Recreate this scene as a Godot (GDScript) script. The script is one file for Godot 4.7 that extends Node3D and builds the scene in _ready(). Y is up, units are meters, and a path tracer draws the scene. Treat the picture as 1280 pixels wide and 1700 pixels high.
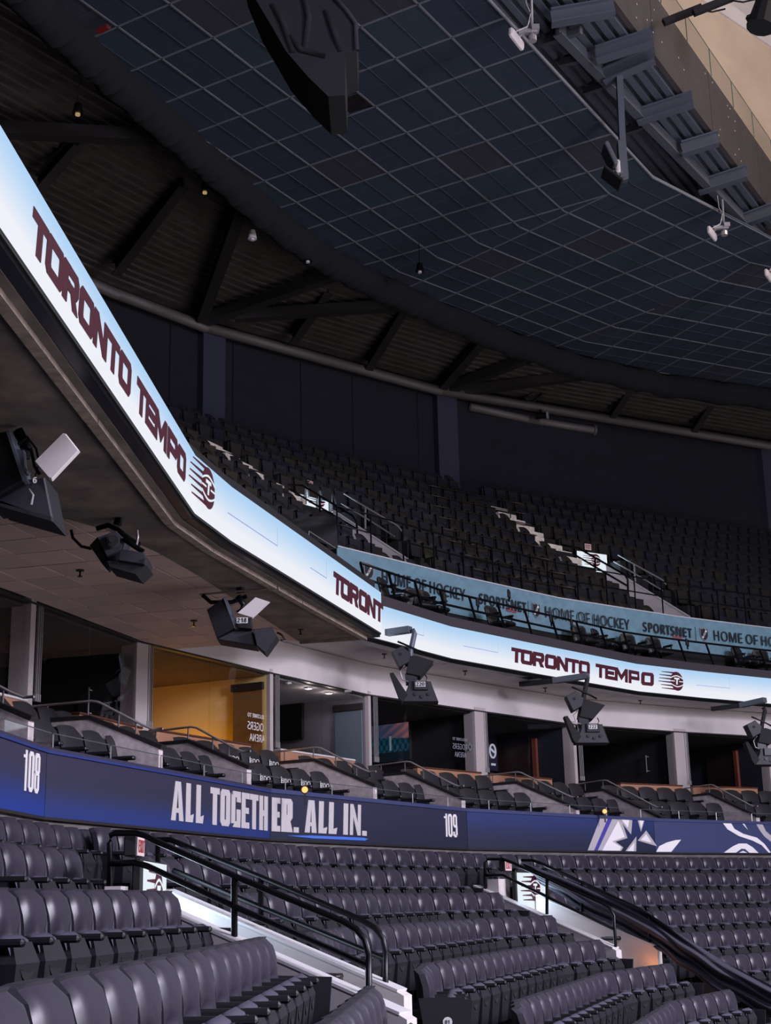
extends Node3D
# An ice-hockey arena corner: lower bowl, suites, ribbon screens, upper deck, acoustic ceiling.
# Heights are measured from the photographer's eye (y = 0); plan points are Vector2(x, z).

const F := 2380.0
var cam_basis: Basis
var M := {}
var names := {}
var rng := RandomNumberGenerator.new()

# plan lines, walking away from the camera
var BAND := PackedVector2Array([Vector2(-5.0, 2), Vector2(-3.72, -13.2), Vector2(-3.6, -15.05), Vector2(-1.78, -21.1), Vector2(1.34, -26.62), Vector2(5.58, -31.4), Vector2(8.77, -34.1), Vector2(15, -38.6)])
var SUITE := PackedVector2Array([Vector2(-5.9, -15.4), Vector2(-5.05, -18.27), Vector2(-3.91, -22.13), Vector2(-2.15, -25.52), Vector2(-0.43, -28.62), Vector2(1.77, -31.29), Vector2(4.37, -34.37), Vector2(7.14, -36.38), Vector2(9.62, -37.95), Vector2(14, -40.5)])
var LEDN := PackedVector2Array([Vector2(-2.6, -3.0), Vector2(-2.36, -8.15), Vector2(-2.06, -14.93), Vector2(-1.80, -16.17), Vector2(-0.10, -22.27)])
var LEDF := PackedVector2Array([Vector2(-0.5, -25.75), Vector2(-0.3, -26.1), Vector2(1.27, -28.67), Vector2(3.04, -30.75), Vector2(4.41, -32.31), Vector2(5.92, -34.02), Vector2(7.7, -35.4), Vector2(9.78, -36.85), Vector2(14, -39.5)])
var UPPER := PackedVector2Array([Vector2(-6.0, -14.0), Vector2(-2.6, -25.2), Vector2(-1.03, -28.5), Vector2(1.75, -31.7), Vector2(4.13, -34.2), Vector2(7.5, -36.9), Vector2(10.6, -39.0), Vector2(18, -43.4)])
var WALL := PackedVector2Array([Vector2(-20, -17.5), Vector2(-13, -28.5), Vector2(-7.46, -36.3), Vector2(-5.31, -38.8), Vector2(1.68, -44.6), Vector2(14.5, -51.5), Vector2(24, -55)])


# ---------------------------------------------------------------- mesh collector
class MB:
	var st := SurfaceTool.new()
	var any := false

	func _init(smooth := false):
		st.begin(Mesh.PRIMITIVE_TRIANGLES)
		st.set_smooth_group(0 if smooth else -1)

	func smooth(on: bool):
		st.set_smooth_group(0 if on else -1)

	func v(p: Vector3, uv := Vector2.ZERO):
		st.set_uv(uv)
		st.add_vertex(p)

	func tri(a: Vector3, b: Vector3, c: Vector3, ua := Vector2.ZERO, ub := Vector2.ZERO, uc := Vector2.ZERO):
		any = true
		v(a, ua)
		v(b, ub)
		v(c, uc)

	func quad(a: Vector3, b: Vector3, c: Vector3, d: Vector3, r := Rect2(0, 0, 1, 1)):   # a lower left, b lower right, c upper right, d upper left, seen from the front
		var e := r.end
		tri(a, c, b, Vector2(r.position.x, e.y), Vector2(e.x, r.position.y), Vector2(e.x, e.y))
		tri(a, d, c, Vector2(r.position.x, e.y), Vector2(r.position.x, r.position.y), Vector2(e.x, r.position.y))

	func hexa(p: Array):   # 0-3 bottom ring, 4-7 top ring, anticlockwise from above
		quad(p[0], p[1], p[5], p[4])
		quad(p[1], p[2], p[6], p[5])
		quad(p[2], p[3], p[7], p[6])
		quad(p[3], p[0], p[4], p[7])
		quad(p[4], p[5], p[6], p[7])
		quad(p[3], p[2], p[1], p[0])

	func box(c: Vector3, s: Vector3, b := Basis(), tx := 1.0, tz := 1.0):   # tx, tz shrink the top
		var p := []
		for y in [-0.5, 0.5]:
			var kx := tx if y > 0 else 1.0
			var kz := tz if y > 0 else 1.0
			for q in [Vector2(-1, 1), Vector2(1, 1), Vector2(1, -1), Vector2(-1, -1)]:
				p.append(c + b * Vector3(q.x * s.x * 0.5 * kx, y * s.y, q.y * s.z * 0.5 * kz))
		hexa(p)

	func rbox(c: Vector3, s: Vector3, r: float, b := Basis()):   # chamfered box
		var p := PackedVector2Array()
		var x := s.x / 2
		var y := s.y / 2
		for q in [[-x + r, -y], [x - r, -y], [x, -y + r], [x, y - r], [x - r, y], [-x + r, y], [-x, y - r], [-x, -y + r]]:
			p.append(Vector2(q[0], q[1]))
		var z := s.z / 2
		var k := Vector2((x - r) / x, (y - r) / y)
		var n := p.size()
		var rings := [[-z, k], [-z + r, Vector2.ONE], [z - r, Vector2.ONE], [z, k]]
		for i in 3:
			for j in n:
				var a := p[j]
				var d := p[(j + 1) % n]
				var k0: Vector2 = rings[i][1]
				var k1: Vector2 = rings[i + 1][1]
				quad(c + b * Vector3(a.x * k0.x, a.y * k0.y, rings[i][0]), c + b * Vector3(d.x * k0.x, d.y * k0.y, rings[i][0]), c + b * Vector3(d.x * k1.x, d.y * k1.y, rings[i + 1][0]), c + b * Vector3(a.x * k1.x, a.y * k1.y, rings[i + 1][0]))
		for j in range(1, n - 1):
			tri(c + b * Vector3(p[0].x * k.x, p[0].y * k.y, z), c + b * Vector3(p[j + 1].x * k.x, p[j + 1].y * k.y, z), c + b * Vector3(p[j].x * k.x, p[j].y * k.y, z))
			tri(c + b * Vector3(p[0].x * k.x, p[0].y * k.y, -z), c + b * Vector3(p[j].x * k.x, p[j].y * k.y, -z), c + b * Vector3(p[j + 1].x * k.x, p[j + 1].y * k.y, -z))

	func bar(a: Vector3, b: Vector3, w: float, h: float, up := Vector3.UP):
		var z := (b - a).normalized()
		if absf(z.dot(up)) > 0.98:
			up = Vector3.RIGHT
		var x := up.cross(z).normalized()
		box((a + b) / 2, Vector3(w, h, a.distance_to(b)), Basis(x, z.cross(x), z))

	func tube(pts: Array, r: float, sides := 7):
		st.set_smooth_group(0)
		var prev := []
		for i in pts.size():
			var d: Vector3 = ((pts[mini(i + 1, pts.size() - 1)] as Vector3) - (pts[maxi(i - 1, 0)] as Vector3)).normalized()
			var u := Vector3.UP if absf(d.y) < 0.9 else Vector3.RIGHT
			var x := u.cross(d).normalized()
			var y := d.cross(x)
			var ring := []
			for k in sides:
				var t := TAU * k / sides
				ring.append((pts[i] as Vector3) + (x * cos(t) + y * sin(t)) * r)
			if i > 0:
				for k in sides:
					quad(prev[k], prev[(k + 1) % sides], ring[(k + 1) % sides], ring[k])
			if i == 0 or i == pts.size() - 1:
				for k in range(1, sides - 1):
					tri(ring[0], ring[k], ring[k + 1])
			prev = ring
		st.set_smooth_group(-1)

	func prism(poly: PackedVector2Array, y0: float, y1: float):   # plan polygon raised
		var idx := Geometry2D.triangulate_polygon(poly)
		for i in range(0, idx.size(), 3):
			var a := poly[idx[i]]
			var b := poly[idx[i + 1]]
			var c := poly[idx[i + 2]]
			tri(Vector3(a.x, y1, a.y), Vector3(b.x, y1, b.y), Vector3(c.x, y1, c.y))
			tri(Vector3(a.x, y0, a.y), Vector3(c.x, y0, c.y), Vector3(b.x, y0, b.y))
		for i in poly.size():
			var a := poly[i]
			var b := poly[(i + 1) % poly.size()]
			quad(Vector3(a.x, y0, a.y), Vector3(b.x, y0, b.y), Vector3(b.x, y1, b.y), Vector3(a.x, y1, a.y))

	func plate(poly: PackedVector2Array, t: Transform3D, d: float):   # polygon in the x-y plane of t, d thick, front face at +d
		var idx := Geometry2D.triangulate_polygon(poly)
		for i in range(0, idx.size(), 3):
			var a := poly[idx[i]]
			var b := poly[idx[i + 1]]
			var c := poly[idx[i + 2]]
			tri(t * Vector3(a.x, a.y, d), t * Vector3(c.x, c.y, d), t * Vector3(b.x, b.y, d))
			tri(t * Vector3(a.x, a.y, 0), t * Vector3(b.x, b.y, 0), t * Vector3(c.x, c.y, 0))
		for i in poly.size():
			var a := poly[i]
			var b := poly[(i + 1) % poly.size()]
			quad(t * Vector3(a.x, a.y, 0), t * Vector3(b.x, b.y, 0), t * Vector3(b.x, b.y, d), t * Vector3(a.x, a.y, d))

	func disc(c: Vector3, axis: Vector3, r: float, h: float, sides := 12, r2 := -1.0):
		if r2 < 0:
			r2 = r
		var z := axis.normalized()
		var u := Vector3.UP if absf(z.y) < 0.9 else Vector3.RIGHT
		var x := u.cross(z).normalized()
		var y := z.cross(x)
		for k in sides:
			var p := x * cos(TAU * k / sides) + y * sin(TAU * k / sides)
			var q := x * cos(TAU * (k + 1) / sides) + y * sin(TAU * (k + 1) / sides)
			quad(c + p * r, c + q * r, c + q * r2 + z * h, c + p * r2 + z * h)
			tri(c + z * h, c + q * r2 + z * h, c + p * r2 + z * h)
			tri(c, c + p * r, c + q * r)

	func done() -> ArrayMesh:
		st.generate_normals()
		st.index()
		return st.commit()


# ---------------------------------------------------------------- small helpers
func numbered(n: String) -> String:
	if not names.has(n):
		names[n] = 0
		return n
	names[n] += 1
	return "%s_%03d" % [n, names[n]]


func put(called: String, mesh: Mesh, m: Material, parent: Node = self, label := "") -> MeshInstance3D:
	var o := MeshInstance3D.new()
	o.mesh = mesh
	o.material_override = m
	o.name = numbered(called) if parent == self else called
	if parent != self:
		var k := 0
		while parent.has_node(NodePath(o.name)):
			k += 1
			o.name = "%s_%03d" % [called, k]
	parent.add_child(o, true)
	if label:
		o.set_meta("label", label)
	return o


func part(called: String, mb: MB, m: Material, parent: Node, label := "") -> MeshInstance3D:
	return put(called, mb.done(), m, parent, label)


func tag(o: Node, label: String, category: String, group := ""):
	o.set_meta("label", label)
	o.set_meta("category", category)
	if group:
		o.set_meta("group", group)


func thing(called: String, label: String, category: String, at := Vector3.ZERO, group := "") -> Node3D:
	var o := Node3D.new()
	o.name = numbered(called)
	add_child(o)
	o.position = at
	tag(o, label, category, group)
	return o


func struct(called: String, mb: MB, m: Material, label := "", parent: Node = self) -> MeshInstance3D:
	var o := put(called, mb.done(), m, parent, label)
	if parent == self:
		o.set_meta("kind", "structure")
	return o


func shell(called: String, label: String) -> Node3D:
	var o := Node3D.new()
	o.name = numbered(called)
	add_child(o)
	o.set_meta("kind", "structure")
	o.set_meta("label", label)
	return o


func ray(px: float, py: float) -> Vector3:
	return cam_basis * Vector3((px - 640.0) / F, (850.0 - py) / F, -1.0)


func ah(px: float, py: float, h: float) -> Vector3:   # the point at height h seen there
	var d := ray(px, py)
	return d * (h / d.y)


func az(px: float, py: float, z: float) -> Vector3:   # the point at depth z seen there
	var d := ray(px, py)
	return d * (z / d.z)


func in_view(p: Vector3, margin: float) -> bool:
	var c := cam_basis.inverse() * p
	if c.z > -0.5:
		return false
	var x := 640.0 - F * c.x / c.z
	var y := 850.0 + F * c.y / c.z
	return x > -margin and x < 1280 + margin and y > -margin and y < 1700 + margin


func v3(p: Vector2, h: float) -> Vector3:
	return Vector3(p.x, h, p.y)


func rightof(d: Vector2) -> Vector2:
	return Vector2(-d.y, d.x)


func offset(P: PackedVector2Array, o: float) -> PackedVector2Array:
	var out := PackedVector2Array()
	for i in P.size():
		var d0 := (P[i] - P[maxi(i - 1, 0)]).normalized()
		var d1 := (P[mini(i + 1, P.size() - 1)] - P[i]).normalized()
		if i == 0:
			d0 = d1
		if i == P.size() - 1:
			d1 = d0
		var n := (rightof(d0) + rightof(d1)).normalized()
		out.append(P[i] + n * (o / n.dot(rightof(d1))))
	return out


func length_of(P: PackedVector2Array) -> float:
	var s := 0.0
	for i in P.size() - 1:
		s += P[i].distance_to(P[i + 1])
	return s


func walk(P: PackedVector2Array, s: float) -> Array:   # [point, direction] at distance s
	for i in P.size() - 1:
		var l := P[i].distance_to(P[i + 1])
		if s <= l or i == P.size() - 2:
			var d := (P[i + 1] - P[i]) / l
			return [P[i] + d * s, d]
		s -= l
	return []


func span(P: PackedVector2Array, s0: float, s1: float) -> PackedVector2Array:   # the piece between two distances
	var out := PackedVector2Array([walk(P, s0)[0]])
	var s := 0.0
	for i in range(1, P.size() - 1):
		s += P[i - 1].distance_to(P[i])
		if s > s0 + 0.01 and s < s1 - 0.01:
			out.append(P[i])
	out.append(walk(P, s1)[0])
	return out


func face(d: Vector2) -> Basis:   # x along d, y up, z to the right of d (towards the rink)
	var n := rightof(d)
	return Basis(Vector3(d.x, 0, d.y), Vector3.UP, Vector3(n.x, 0, n.y))


func strip(mb: MB, P: PackedVector2Array, y0: float, y1: float, thick := 0.0):   # upright band along a plan line, thick to the left
	var Q := offset(P, -thick)
	for i in P.size() - 1:
		if thick <= 0.0:
			mb.quad(v3(P[i], y0), v3(P[i + 1], y0), v3(P[i + 1], y1), v3(P[i], y1))
		else:
			mb.hexa([v3(P[i], y0), v3(P[i + 1], y0), v3(Q[i + 1], y0), v3(Q[i], y0), v3(P[i], y1), v3(P[i + 1], y1), v3(Q[i + 1], y1), v3(Q[i], y1)])


func deck(mb: MB, P: PackedVector2Array, yp: float, Q: PackedVector2Array, yq: float, thick := 0.1):   # slab between two lines with as many points
	for i in P.size() - 1:
		mb.hexa([v3(P[i], yp - thick), v3(P[i + 1], yp - thick), v3(Q[i + 1], yq - thick), v3(Q[i], yq - thick), v3(P[i], yp), v3(P[i + 1], yp), v3(Q[i + 1], yq), v3(Q[i], yq)])


func mat(c: Color, rough := 0.8, metal := 0.0, grain: Texture2D = null, scale := 1.0) -> StandardMaterial3D:
	var m := StandardMaterial3D.new()
	m.albedo_color = c
	m.roughness = rough
	m.metallic = metal
	m.cull_mode = BaseMaterial3D.CULL_DISABLED
	if grain:
		m.albedo_texture = grain
		m.uv1_triplanar = true
		m.uv1_world_triplanar = true
		m.uv1_scale = Vector3.ONE * scale
	return m


func glow(c: Color, e: float) -> StandardMaterial3D:
	var m := mat(Color(0.02, 0.02, 0.02), 0.6)
	m.emission_enabled = true
	m.emission = c
	m.emission_energy_multiplier = e
	return m


func noise_tex(freq: float, lo: float, hi: float, sd: int, stretch := 1.0) -> NoiseTexture2D:
	var n := FastNoiseLite.new()
	n.seed = sd
	n.frequency = freq
	n.fractal_octaves = 5
	var g := Gradient.new()
	g.set_color(0, Color(lo, lo, lo))
	g.set_color(1, Color(hi, hi, hi))
	var t := NoiseTexture2D.new()
	t.width = 512
	t.height = 512
	t.seamless = true
	t.noise = n
	t.color_ramp = g
	return t


func rgb(r: int, g: int, b: int) -> Color:
	return Color(r / 255.0, g / 255.0, b / 255.0)


func ordinal(n: int) -> String:
	var small := ["", "first", "second", "third", "fourth", "fifth", "sixth", "seventh", "eighth", "ninth", "tenth", "eleventh", "twelfth", "thirteenth", "fourteenth", "fifteenth", "sixteenth", "seventeenth", "eighteenth", "nineteenth"]
	var tens := ["", "", "twent", "thirt", "fort", "fift", "sixt", "sevent"]
	if n < 20:
		return small[n]
	if n % 10 == 0:
		return tens[n / 10] + "ieth"
	return tens[n / 10] + "y-" + small[n % 10]


# ---------------------------------------------------------------- lettering
func ring(x0: float, x1: float, y0: float, y1: float, tx: float, ty: float, c: float) -> Array:
	var o := [Vector2(x0 + c, y0), Vector2(x1 - c, y0), Vector2(x1, y0 + c), Vector2(x1, y1 - c), Vector2(x1 - c, y1), Vector2(x0 + c, y1), Vector2(x0, y1 - c), Vector2(x0, y0 + c)]
	var k := c * 0.2
	var i := [Vector2(x0 + tx + k, y0 + ty), Vector2(x1 - tx - k, y0 + ty), Vector2(x1 - tx, y0 + ty + k), Vector2(x1 - tx, y1 - ty - k), Vector2(x1 - tx - k, y1 - ty), Vector2(x0 + tx + k, y1 - ty), Vector2(x0 + tx, y1 - ty - k), Vector2(x0 + tx, y0 + ty + k)]
	var out := []
	for n in 8:
		var m := (n + 1) % 8
		out.append([o[n], o[m], i[m], i[n]])
	return out


func rc(x0: float, y0: float, x1: float, y1: float) -> Array:
	return [Vector2(x0, y0), Vector2(x1, y0), Vector2(x1, y1), Vector2(x0, y1)]


func qd(a: float, b: float, c: float, d: float, e: float, f: float, g: float, h: float) -> Array:
	return [Vector2(a, b), Vector2(c, d), Vector2(e, f), Vector2(g, h)]


func glyph(ch: String, w: float, tx: float, ty: float, c: float) -> Array:
	# quads of a block letter w wide and 1 high
	match ch:
		"O", "0": return ring(0, w, 0, 1, tx, ty, c)
		"T": return [rc(0, 1 - ty, w, 1), rc(w / 2 - tx / 2, 0, w / 2 + tx / 2, 1 - ty)]
		"R": return ring(0, w, 0.34, 1, tx, ty, c).slice(0, 5) + [rc(0, 0, tx, 1), rc(tx, 1 - ty, tx + c, 1), rc(tx, 0.34, tx + c, 0.34 + ty), qd(w - tx * 1.15, 0, w, 0, w * 0.78, 0.345, w * 0.78 - tx, 0.345)]
		"P": return ring(0, w, 0.3, 1, tx, ty, c).slice(0, 5) + [rc(0, 0, tx, 1), rc(tx, 1 - ty, tx + c, 1), rc(tx, 0.3, tx + c, 0.3 + ty)]
		"N": return [rc(0, 0, tx, 1), rc(w - tx, 0, w, 1), qd(tx, 0.58, w - tx, 0, w - tx, 0.42, tx, 1)]
		"E": return [rc(0, 0, tx, 1), rc(tx, 0, w, ty), rc(tx, 0.5 - ty / 2, w * 0.92, 0.5 + ty / 2), rc(tx, 1 - ty, w, 1)]
		"M": return [rc(0, 0, tx, 1), rc(w - tx, 0, w, 1), qd(tx, 0.55, w / 2, 0.1, w / 2, 0.5, tx, 1), qd(w / 2, 0.1, w - tx, 0.55, w - tx, 1, w / 2, 0.5)]
		"A":
			var x2 := tx + (w / 2 - tx) * 0.256
			var x3 := tx + (w / 2 - tx) * 0.41
			return [[Vector2(0, 0), Vector2(tx, 0), Vector2(w / 2, 0.78), Vector2(w / 2, 1), Vector2(w / 2 - tx * 0.6, 1)], [Vector2(w - tx, 0), Vector2(w, 0), Vector2(w / 2 + tx * 0.6, 1), Vector2(w / 2, 1), Vector2(w / 2, 0.78)], qd(x2, 0.2, w - x2, 0.2, w - x3, 0.32, x3, 0.32)]
		"L": return [rc(0, 0, tx, 1), qd(tx, 0, w * 0.9, 0, w, ty * 1.3, tx, ty)]
		"G": return [rc(0, c, tx, 1 - c), qd(c, 0, w, 0, w, ty, tx, ty), qd(0, c, c, 0, tx, ty, tx, c), qd(0, 1 - c, tx, 1 - c, tx, 1 - ty, c, 1), rc(c, 1 - ty, w, 1), rc(w - tx, ty, w, 0.5), rc(w * 0.55, 0.5 - ty, w - tx, 0.5), rc(w - tx, 0.7, w, 1 - ty)]
		"H": return [rc(0, 0, tx, 1), rc(w - tx, 0, w, 1), rc(tx, 0.5 - ty / 2, w - tx, 0.5 + ty / 2)]
		"I": return [rc(0, 0, tx, 1)]
		".": return [rc(0, 0, tx, 0.16)]
		"1": return [rc(w * 0.45, 0, w * 0.45 + tx, 1), rc(w * 0.1, 0.8, w * 0.45, 0.8 + ty * 0.7)]
		"8": return ring(0, w, 0, 0.55, tx, ty, c) + ring(0, w, 0.55 - ty, 1, tx, ty, c)
		"9": return ring(0, w, 0.42, 1, tx, ty, c) + [rc(w - tx, c, w, 0.5), qd(c, 0, w - c, 0, w - tx, ty, tx, ty), qd(w - c, 0, w, c, w - tx, c, w - tx, ty), rc(0, ty * 0.4, tx, 0.24)]
		"6": return ring(0, w, 0, 0.58, tx, ty, c) + [rc(0, 0.5, tx, 1 - c), qd(0, 1 - c, tx, 1 - ty, w - c, 1 - ty, c, 1), rc(c, 1 - ty, w, 1)]
		"2": return [rc(0, 0, w, ty), rc(0, ty, tx, 0.5), rc(0, 0.5 - ty / 2, w, 0.5 + ty / 2), rc(w - tx, 0.5, w, 1), rc(0, 1 - ty, w, 1)]
	return []


func letter(parent: Node, ch: String, at: Transform3D, w: float, h: float, tx: float, ty: float, c: float, slant: float, m: Material, called := "letter"):
	# at: the lower left corner; x right, y up, z out
	var mb := MB.new()
	var lift := 0.006
	for q in glyph(ch, w / h, tx, ty, c):
		lift += 0.0005
		var p := PackedVector2Array()
		for a in q:
			p.append(Vector2((a.x + a.y * slant) * h, a.y * h))
		mb.plate(p, at, lift)
	part(called, mb, m, parent)


func words(parent: Node, called: String, text: String, centre: Vector3, b: Basis, height: float, m: Material, bold := true, squeeze := 1.0, italic := false):
	# flat lettering, height is that of a capital
	var t := TextMesh.new()
	var f := SystemFont.new()
	f.font_names = PackedStringArray(["Droid Sans"])
	f.font_weight = 700 if bold else 400
	f.font_italic = italic
	var fv := FontVariation.new()
	fv.base_font = f
	fv.variation_embolden = 0.0 if bold else 0.35
	t.font = fv
	t.text = text
	t.font_size = 32
	t.pixel_size = 0.01
	t.depth = 0.02
	t.curve_step = 2.0
	var k := height / 0.23
	var o := put(called, t, m, parent)
	o.transform = Transform3D(Basis(b.x * k * squeeze, b.y * k, b.z * 0.1), centre)


func _ready():
	rng.seed = 7
	# ---- camera: the vertical vanishing point lies far above, a little left (pitch 15.3 degrees, roll 1.3)
	var up := Vector3((445.0 - 640.0) / F, (850.0 + 7840.0) / F, -1.0).normalized()
	var fw := (Vector3(0, 0, -1) - up * Vector3(0, 0, -1).dot(up)).normalized()
	var rt := fw.cross(up)
	cam_basis = Basis(rt, up, -fw).transposed()
	var cam := Camera3D.new()
	cam.name = "camera"
	cam.transform = Transform3D(cam_basis, Vector3.ZERO)
	cam.fov = rad_to_deg(2.0 * atan(850.0 / F))
	cam.near = 0.1
	cam.far = 300.0
	add_child(cam)
	cam.current = true
	# ---- surroundings
	var we := WorldEnvironment.new()
	we.name = "environment"
	var env := Environment.new()
	env.background_mode = Environment.BG_COLOR
	env.background_color = Color.BLACK
	env.tonemap_mode = Environment.TONE_MAPPER_LINEAR
	env.tonemap_exposure = 1.0
	env.sdfgi_enabled = true
	env.ssao_enabled = true
	env.ssil_enabled = true
	we.environment = env
	add_child(we)
	# ---- house lights: banks of lamps under the roof over the rink, and the scoreboard's screens
	house_light(Vector3(22, 11.0, -8), Vector3(22.5, -4, -8.1), Vector2(12, 12), 1900.0, Color(0.95, 0.93, 1.0))
	house_light(Vector3(6, 12.0, 12), Vector3(0, 0, -17), Vector2(4, 4), 330.0, Color(0.88, 0.86, 1.0))
	house_light(Vector3(20, 9.0, -3), Vector3(2, 3, -27), Vector2(6, 4), 540.0, Color(0.92, 0.9, 1.0))
	house_light(Vector3(16.5, 21.5, -25), Vector3(8, 21.5, -32), Vector2(3, 1.5), 85.0, Color(1.0, 0.93, 0.85))
	materials()
	lower_bowl()
	fascia_band()
	suites()
	soffits()
	ribbon_screens()
	upper_deck()
	roof()
	acoustic_ceiling()
	platform_above()
	lower_seats()
	upper_seats()
	stairwells()
	stair_drape()
	loge()
	loudspeakers()


func house_light(at: Vector3, target: Vector3, size: Vector2, energy: float, c: Color):
	var l := AreaLight3D.new()
	l.name = numbered("house_light")
	l.area_size = size
	l.light_energy = energy
	l.light_color = c
	l.area_range = 200.0
	l.shadow_enabled = true
	add_child(l)
	l.look_at_from_position(at, target, Vector3(0.02, 0.02, 1).normalized())


func materials():
	var grain := noise_tex(0.02, 0.72, 1.0, 3)
	var fine := noise_tex(0.09, 0.8, 1.0, 5)
	var stain := noise_tex(0.008, 0.6, 1.0, 9)
	M.concrete = mat(rgb(128, 120, 114), 0.9, 0, stain, 0.35)
	M.soffit = mat(rgb(134, 124, 116), 0.92, 0, stain, 0.3)
	M.edge = mat(rgb(160, 146, 132), 0.9, 0, grain, 0.6)
	M.tile = [mat(rgb(214, 188, 176), 0.95, 0, fine, 1.2), mat(rgb(204, 180, 170), 0.95, 0, fine, 1.1)]
	M.tilegap = mat(rgb(60, 52, 48), 0.9)
	M.white_wall = mat(rgb(196, 189, 186), 0.8, 0, noise_tex(0.006, 0.9, 1.0, 12), 0.3)
	M.white_cap = mat(rgb(190, 188, 188), 0.5)
	M.pillar = mat(rgb(178, 168, 165), 0.85, 0, fine, 0.8)
	M.grey_wall = mat(rgb(220, 208, 206), 0.85, 0, grain, 0.7)
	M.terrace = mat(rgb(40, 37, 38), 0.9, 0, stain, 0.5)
	M.strip = mat(rgb(120, 112, 110), 0.9, 0, stain, 0.5)
	M.court = mat(rgb(205, 198, 190), 0.5)
	M.black = mat(rgb(11, 11, 14), 0.8)
	M.black_gloss = mat(rgb(12, 12, 14), 0.3)
	M.black_metal = mat(rgb(22, 22, 25), 0.35, 0.6)
	M.black_cap = mat(rgb(26, 24, 26), 0.6)
	M.seat = mat(rgb(46, 42, 54), 0.42, 0, fine, 2.0)
	M.seat.rim_enabled = true
	M.seat.rim = 0.3
	M.seat_welt = mat(rgb(40, 37, 46), 0.7)
	M.shell = mat(rgb(24, 24, 29), 0.55)
	M.slot = mat(rgb(12, 12, 15), 0.8)
	M.arm = mat(rgb(20, 20, 24), 0.45)
	M.pad = mat(rgb(62, 58, 74), 0.8)
	M.suite_seat = mat(rgb(30, 29, 33), 0.6, 0, fine, 2.0)
	M.upper_seat = [mat(rgb(29, 29, 32), 0.45), mat(rgb(27, 27, 37), 0.45), mat(rgb(34, 31, 28), 0.45)]
	M.wrap = mat(rgb(5, 5, 8), 0.95)
	M.upper_base = mat(rgb(12, 12, 14), 0.7)
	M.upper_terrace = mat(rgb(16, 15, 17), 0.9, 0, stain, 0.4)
	M.step = mat(rgb(238, 230, 214), 0.9, 0, grain, 0.8)
	M.steel = mat(rgb(158, 154, 154), 0.35, 0.4)
	M.brass = mat(rgb(52, 45, 34), 0.4, 0.5)
	M.wood = mat(rgb(176, 128, 98), 0.6, 0, fine, 0.8)
	M.dark_wood = mat(rgb(78, 44, 32), 0.5)
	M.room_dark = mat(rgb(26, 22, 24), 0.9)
	M.room_blue = mat(rgb(24, 27, 38), 0.7)
	M.room_grey = mat(rgb(150, 146, 150), 0.9)
	M.room_amber = mat(rgb(236, 206, 130), 0.9)
	M.glass = mat(Color(0.1, 0.12, 0.12, 0.02), 0.02)
	M.glass.transparency = BaseMaterial3D.TRANSPARENCY_ALPHA
	M.letter_grey = mat(rgb(172, 168, 168), 0.6)
	M.letter_white = mat(rgb(205, 202, 200), 0.6)
	M.ink = mat(rgb(22, 28, 38), 0.7)
	M.teal = mat(rgb(104, 140, 154), 0.75, 0, noise_tex(0.012, 0.86, 1.0, 21), 0.5)
	M.teal.normal_enabled = true
	var wr := FastNoiseLite.new()
	wr.seed = 4
	wr.frequency = 0.01
	var wt := NoiseTexture2D.new()
	wt.width = 512
	wt.height = 512
	wt.seamless = true
	wt.as_normal_map = true
	wt.bump_strength = 6.0
	wt.noise = wr
	M.teal.normal_texture = wt
	M.cloth = mat(rgb(50, 47, 60), 0.9)
	M.drape = mat(rgb(17, 19, 29), 0.95, 0, noise_tex(0.01, 0.7, 1.0, 31), 0.25)
	M.roof_deck = mat(rgb(92, 84, 78), 0.85, 0, stain, 0.3)
	M.roof_steel = mat(rgb(34, 32, 31), 0.8)
	M.pipe = mat(rgb(92, 86, 82), 0.6, 0.3)
	M.panel = [mat(rgb(36, 50, 66), 0.95, 0, fine, 0.6), mat(rgb(34, 47, 64), 0.95, 0, fine, 0.5), mat(rgb(46, 48, 58), 0.95, 0, fine, 0.5), mat(rgb(38, 56, 68), 0.95, 0, fine, 0.5)]
	M.tbar = mat(rgb(96, 98, 104), 0.7)
	M.tbar_thin = mat(rgb(46, 53, 66), 0.9)
	M.grey_steel = mat(rgb(78, 82, 88), 0.6, 0.2)
	M.galv = mat(rgb(86, 92, 102), 0.5, 0.3)
	M.fascia_brown = mat(rgb(64, 57, 57), 0.8, 0, noise_tex(0.01, 0.85, 1.0, 41), 0.3)
	M.beige = mat(rgb(178, 160, 140), 0.9, 0, noise_tex(0.006, 0.92, 1.0, 43), 0.2)
	M.white_box = mat(rgb(190, 184, 180), 0.6)
	M.navy = mat(rgb(46, 54, 90), 0.6)
	M.maroon = glow(Color(0.36, 0.05, 0.17), 0.55)
	M.screen_white = glow(Color(0.93, 0.97, 1.0), 0.9)
	M.exit_red = mat(rgb(150, 60, 60), 0.5)
	M.exit_face = mat(rgb(200, 180, 178), 0.5)


func screen_look(top: Color, bottom: Color, e: float) -> StandardMaterial3D:   # what the picture on the ribbon shows: white running into pale blue
	var im := Image.create(8, 64, false, Image.FORMAT_RGB8)
	for y in 64:
		var c := top.lerp(bottom, clampf((y - 4) / 44.0, 0, 1))
		for x in 8:
			im.set_pixel(x, y, c)
	var m := glow(Color.WHITE, e)
	m.emission_operator = BaseMaterial3D.EMISSION_OP_MULTIPLY
	m.emission_texture = ImageTexture.create_from_image(im)
	m.texture_repeat = false
	return m


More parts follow.
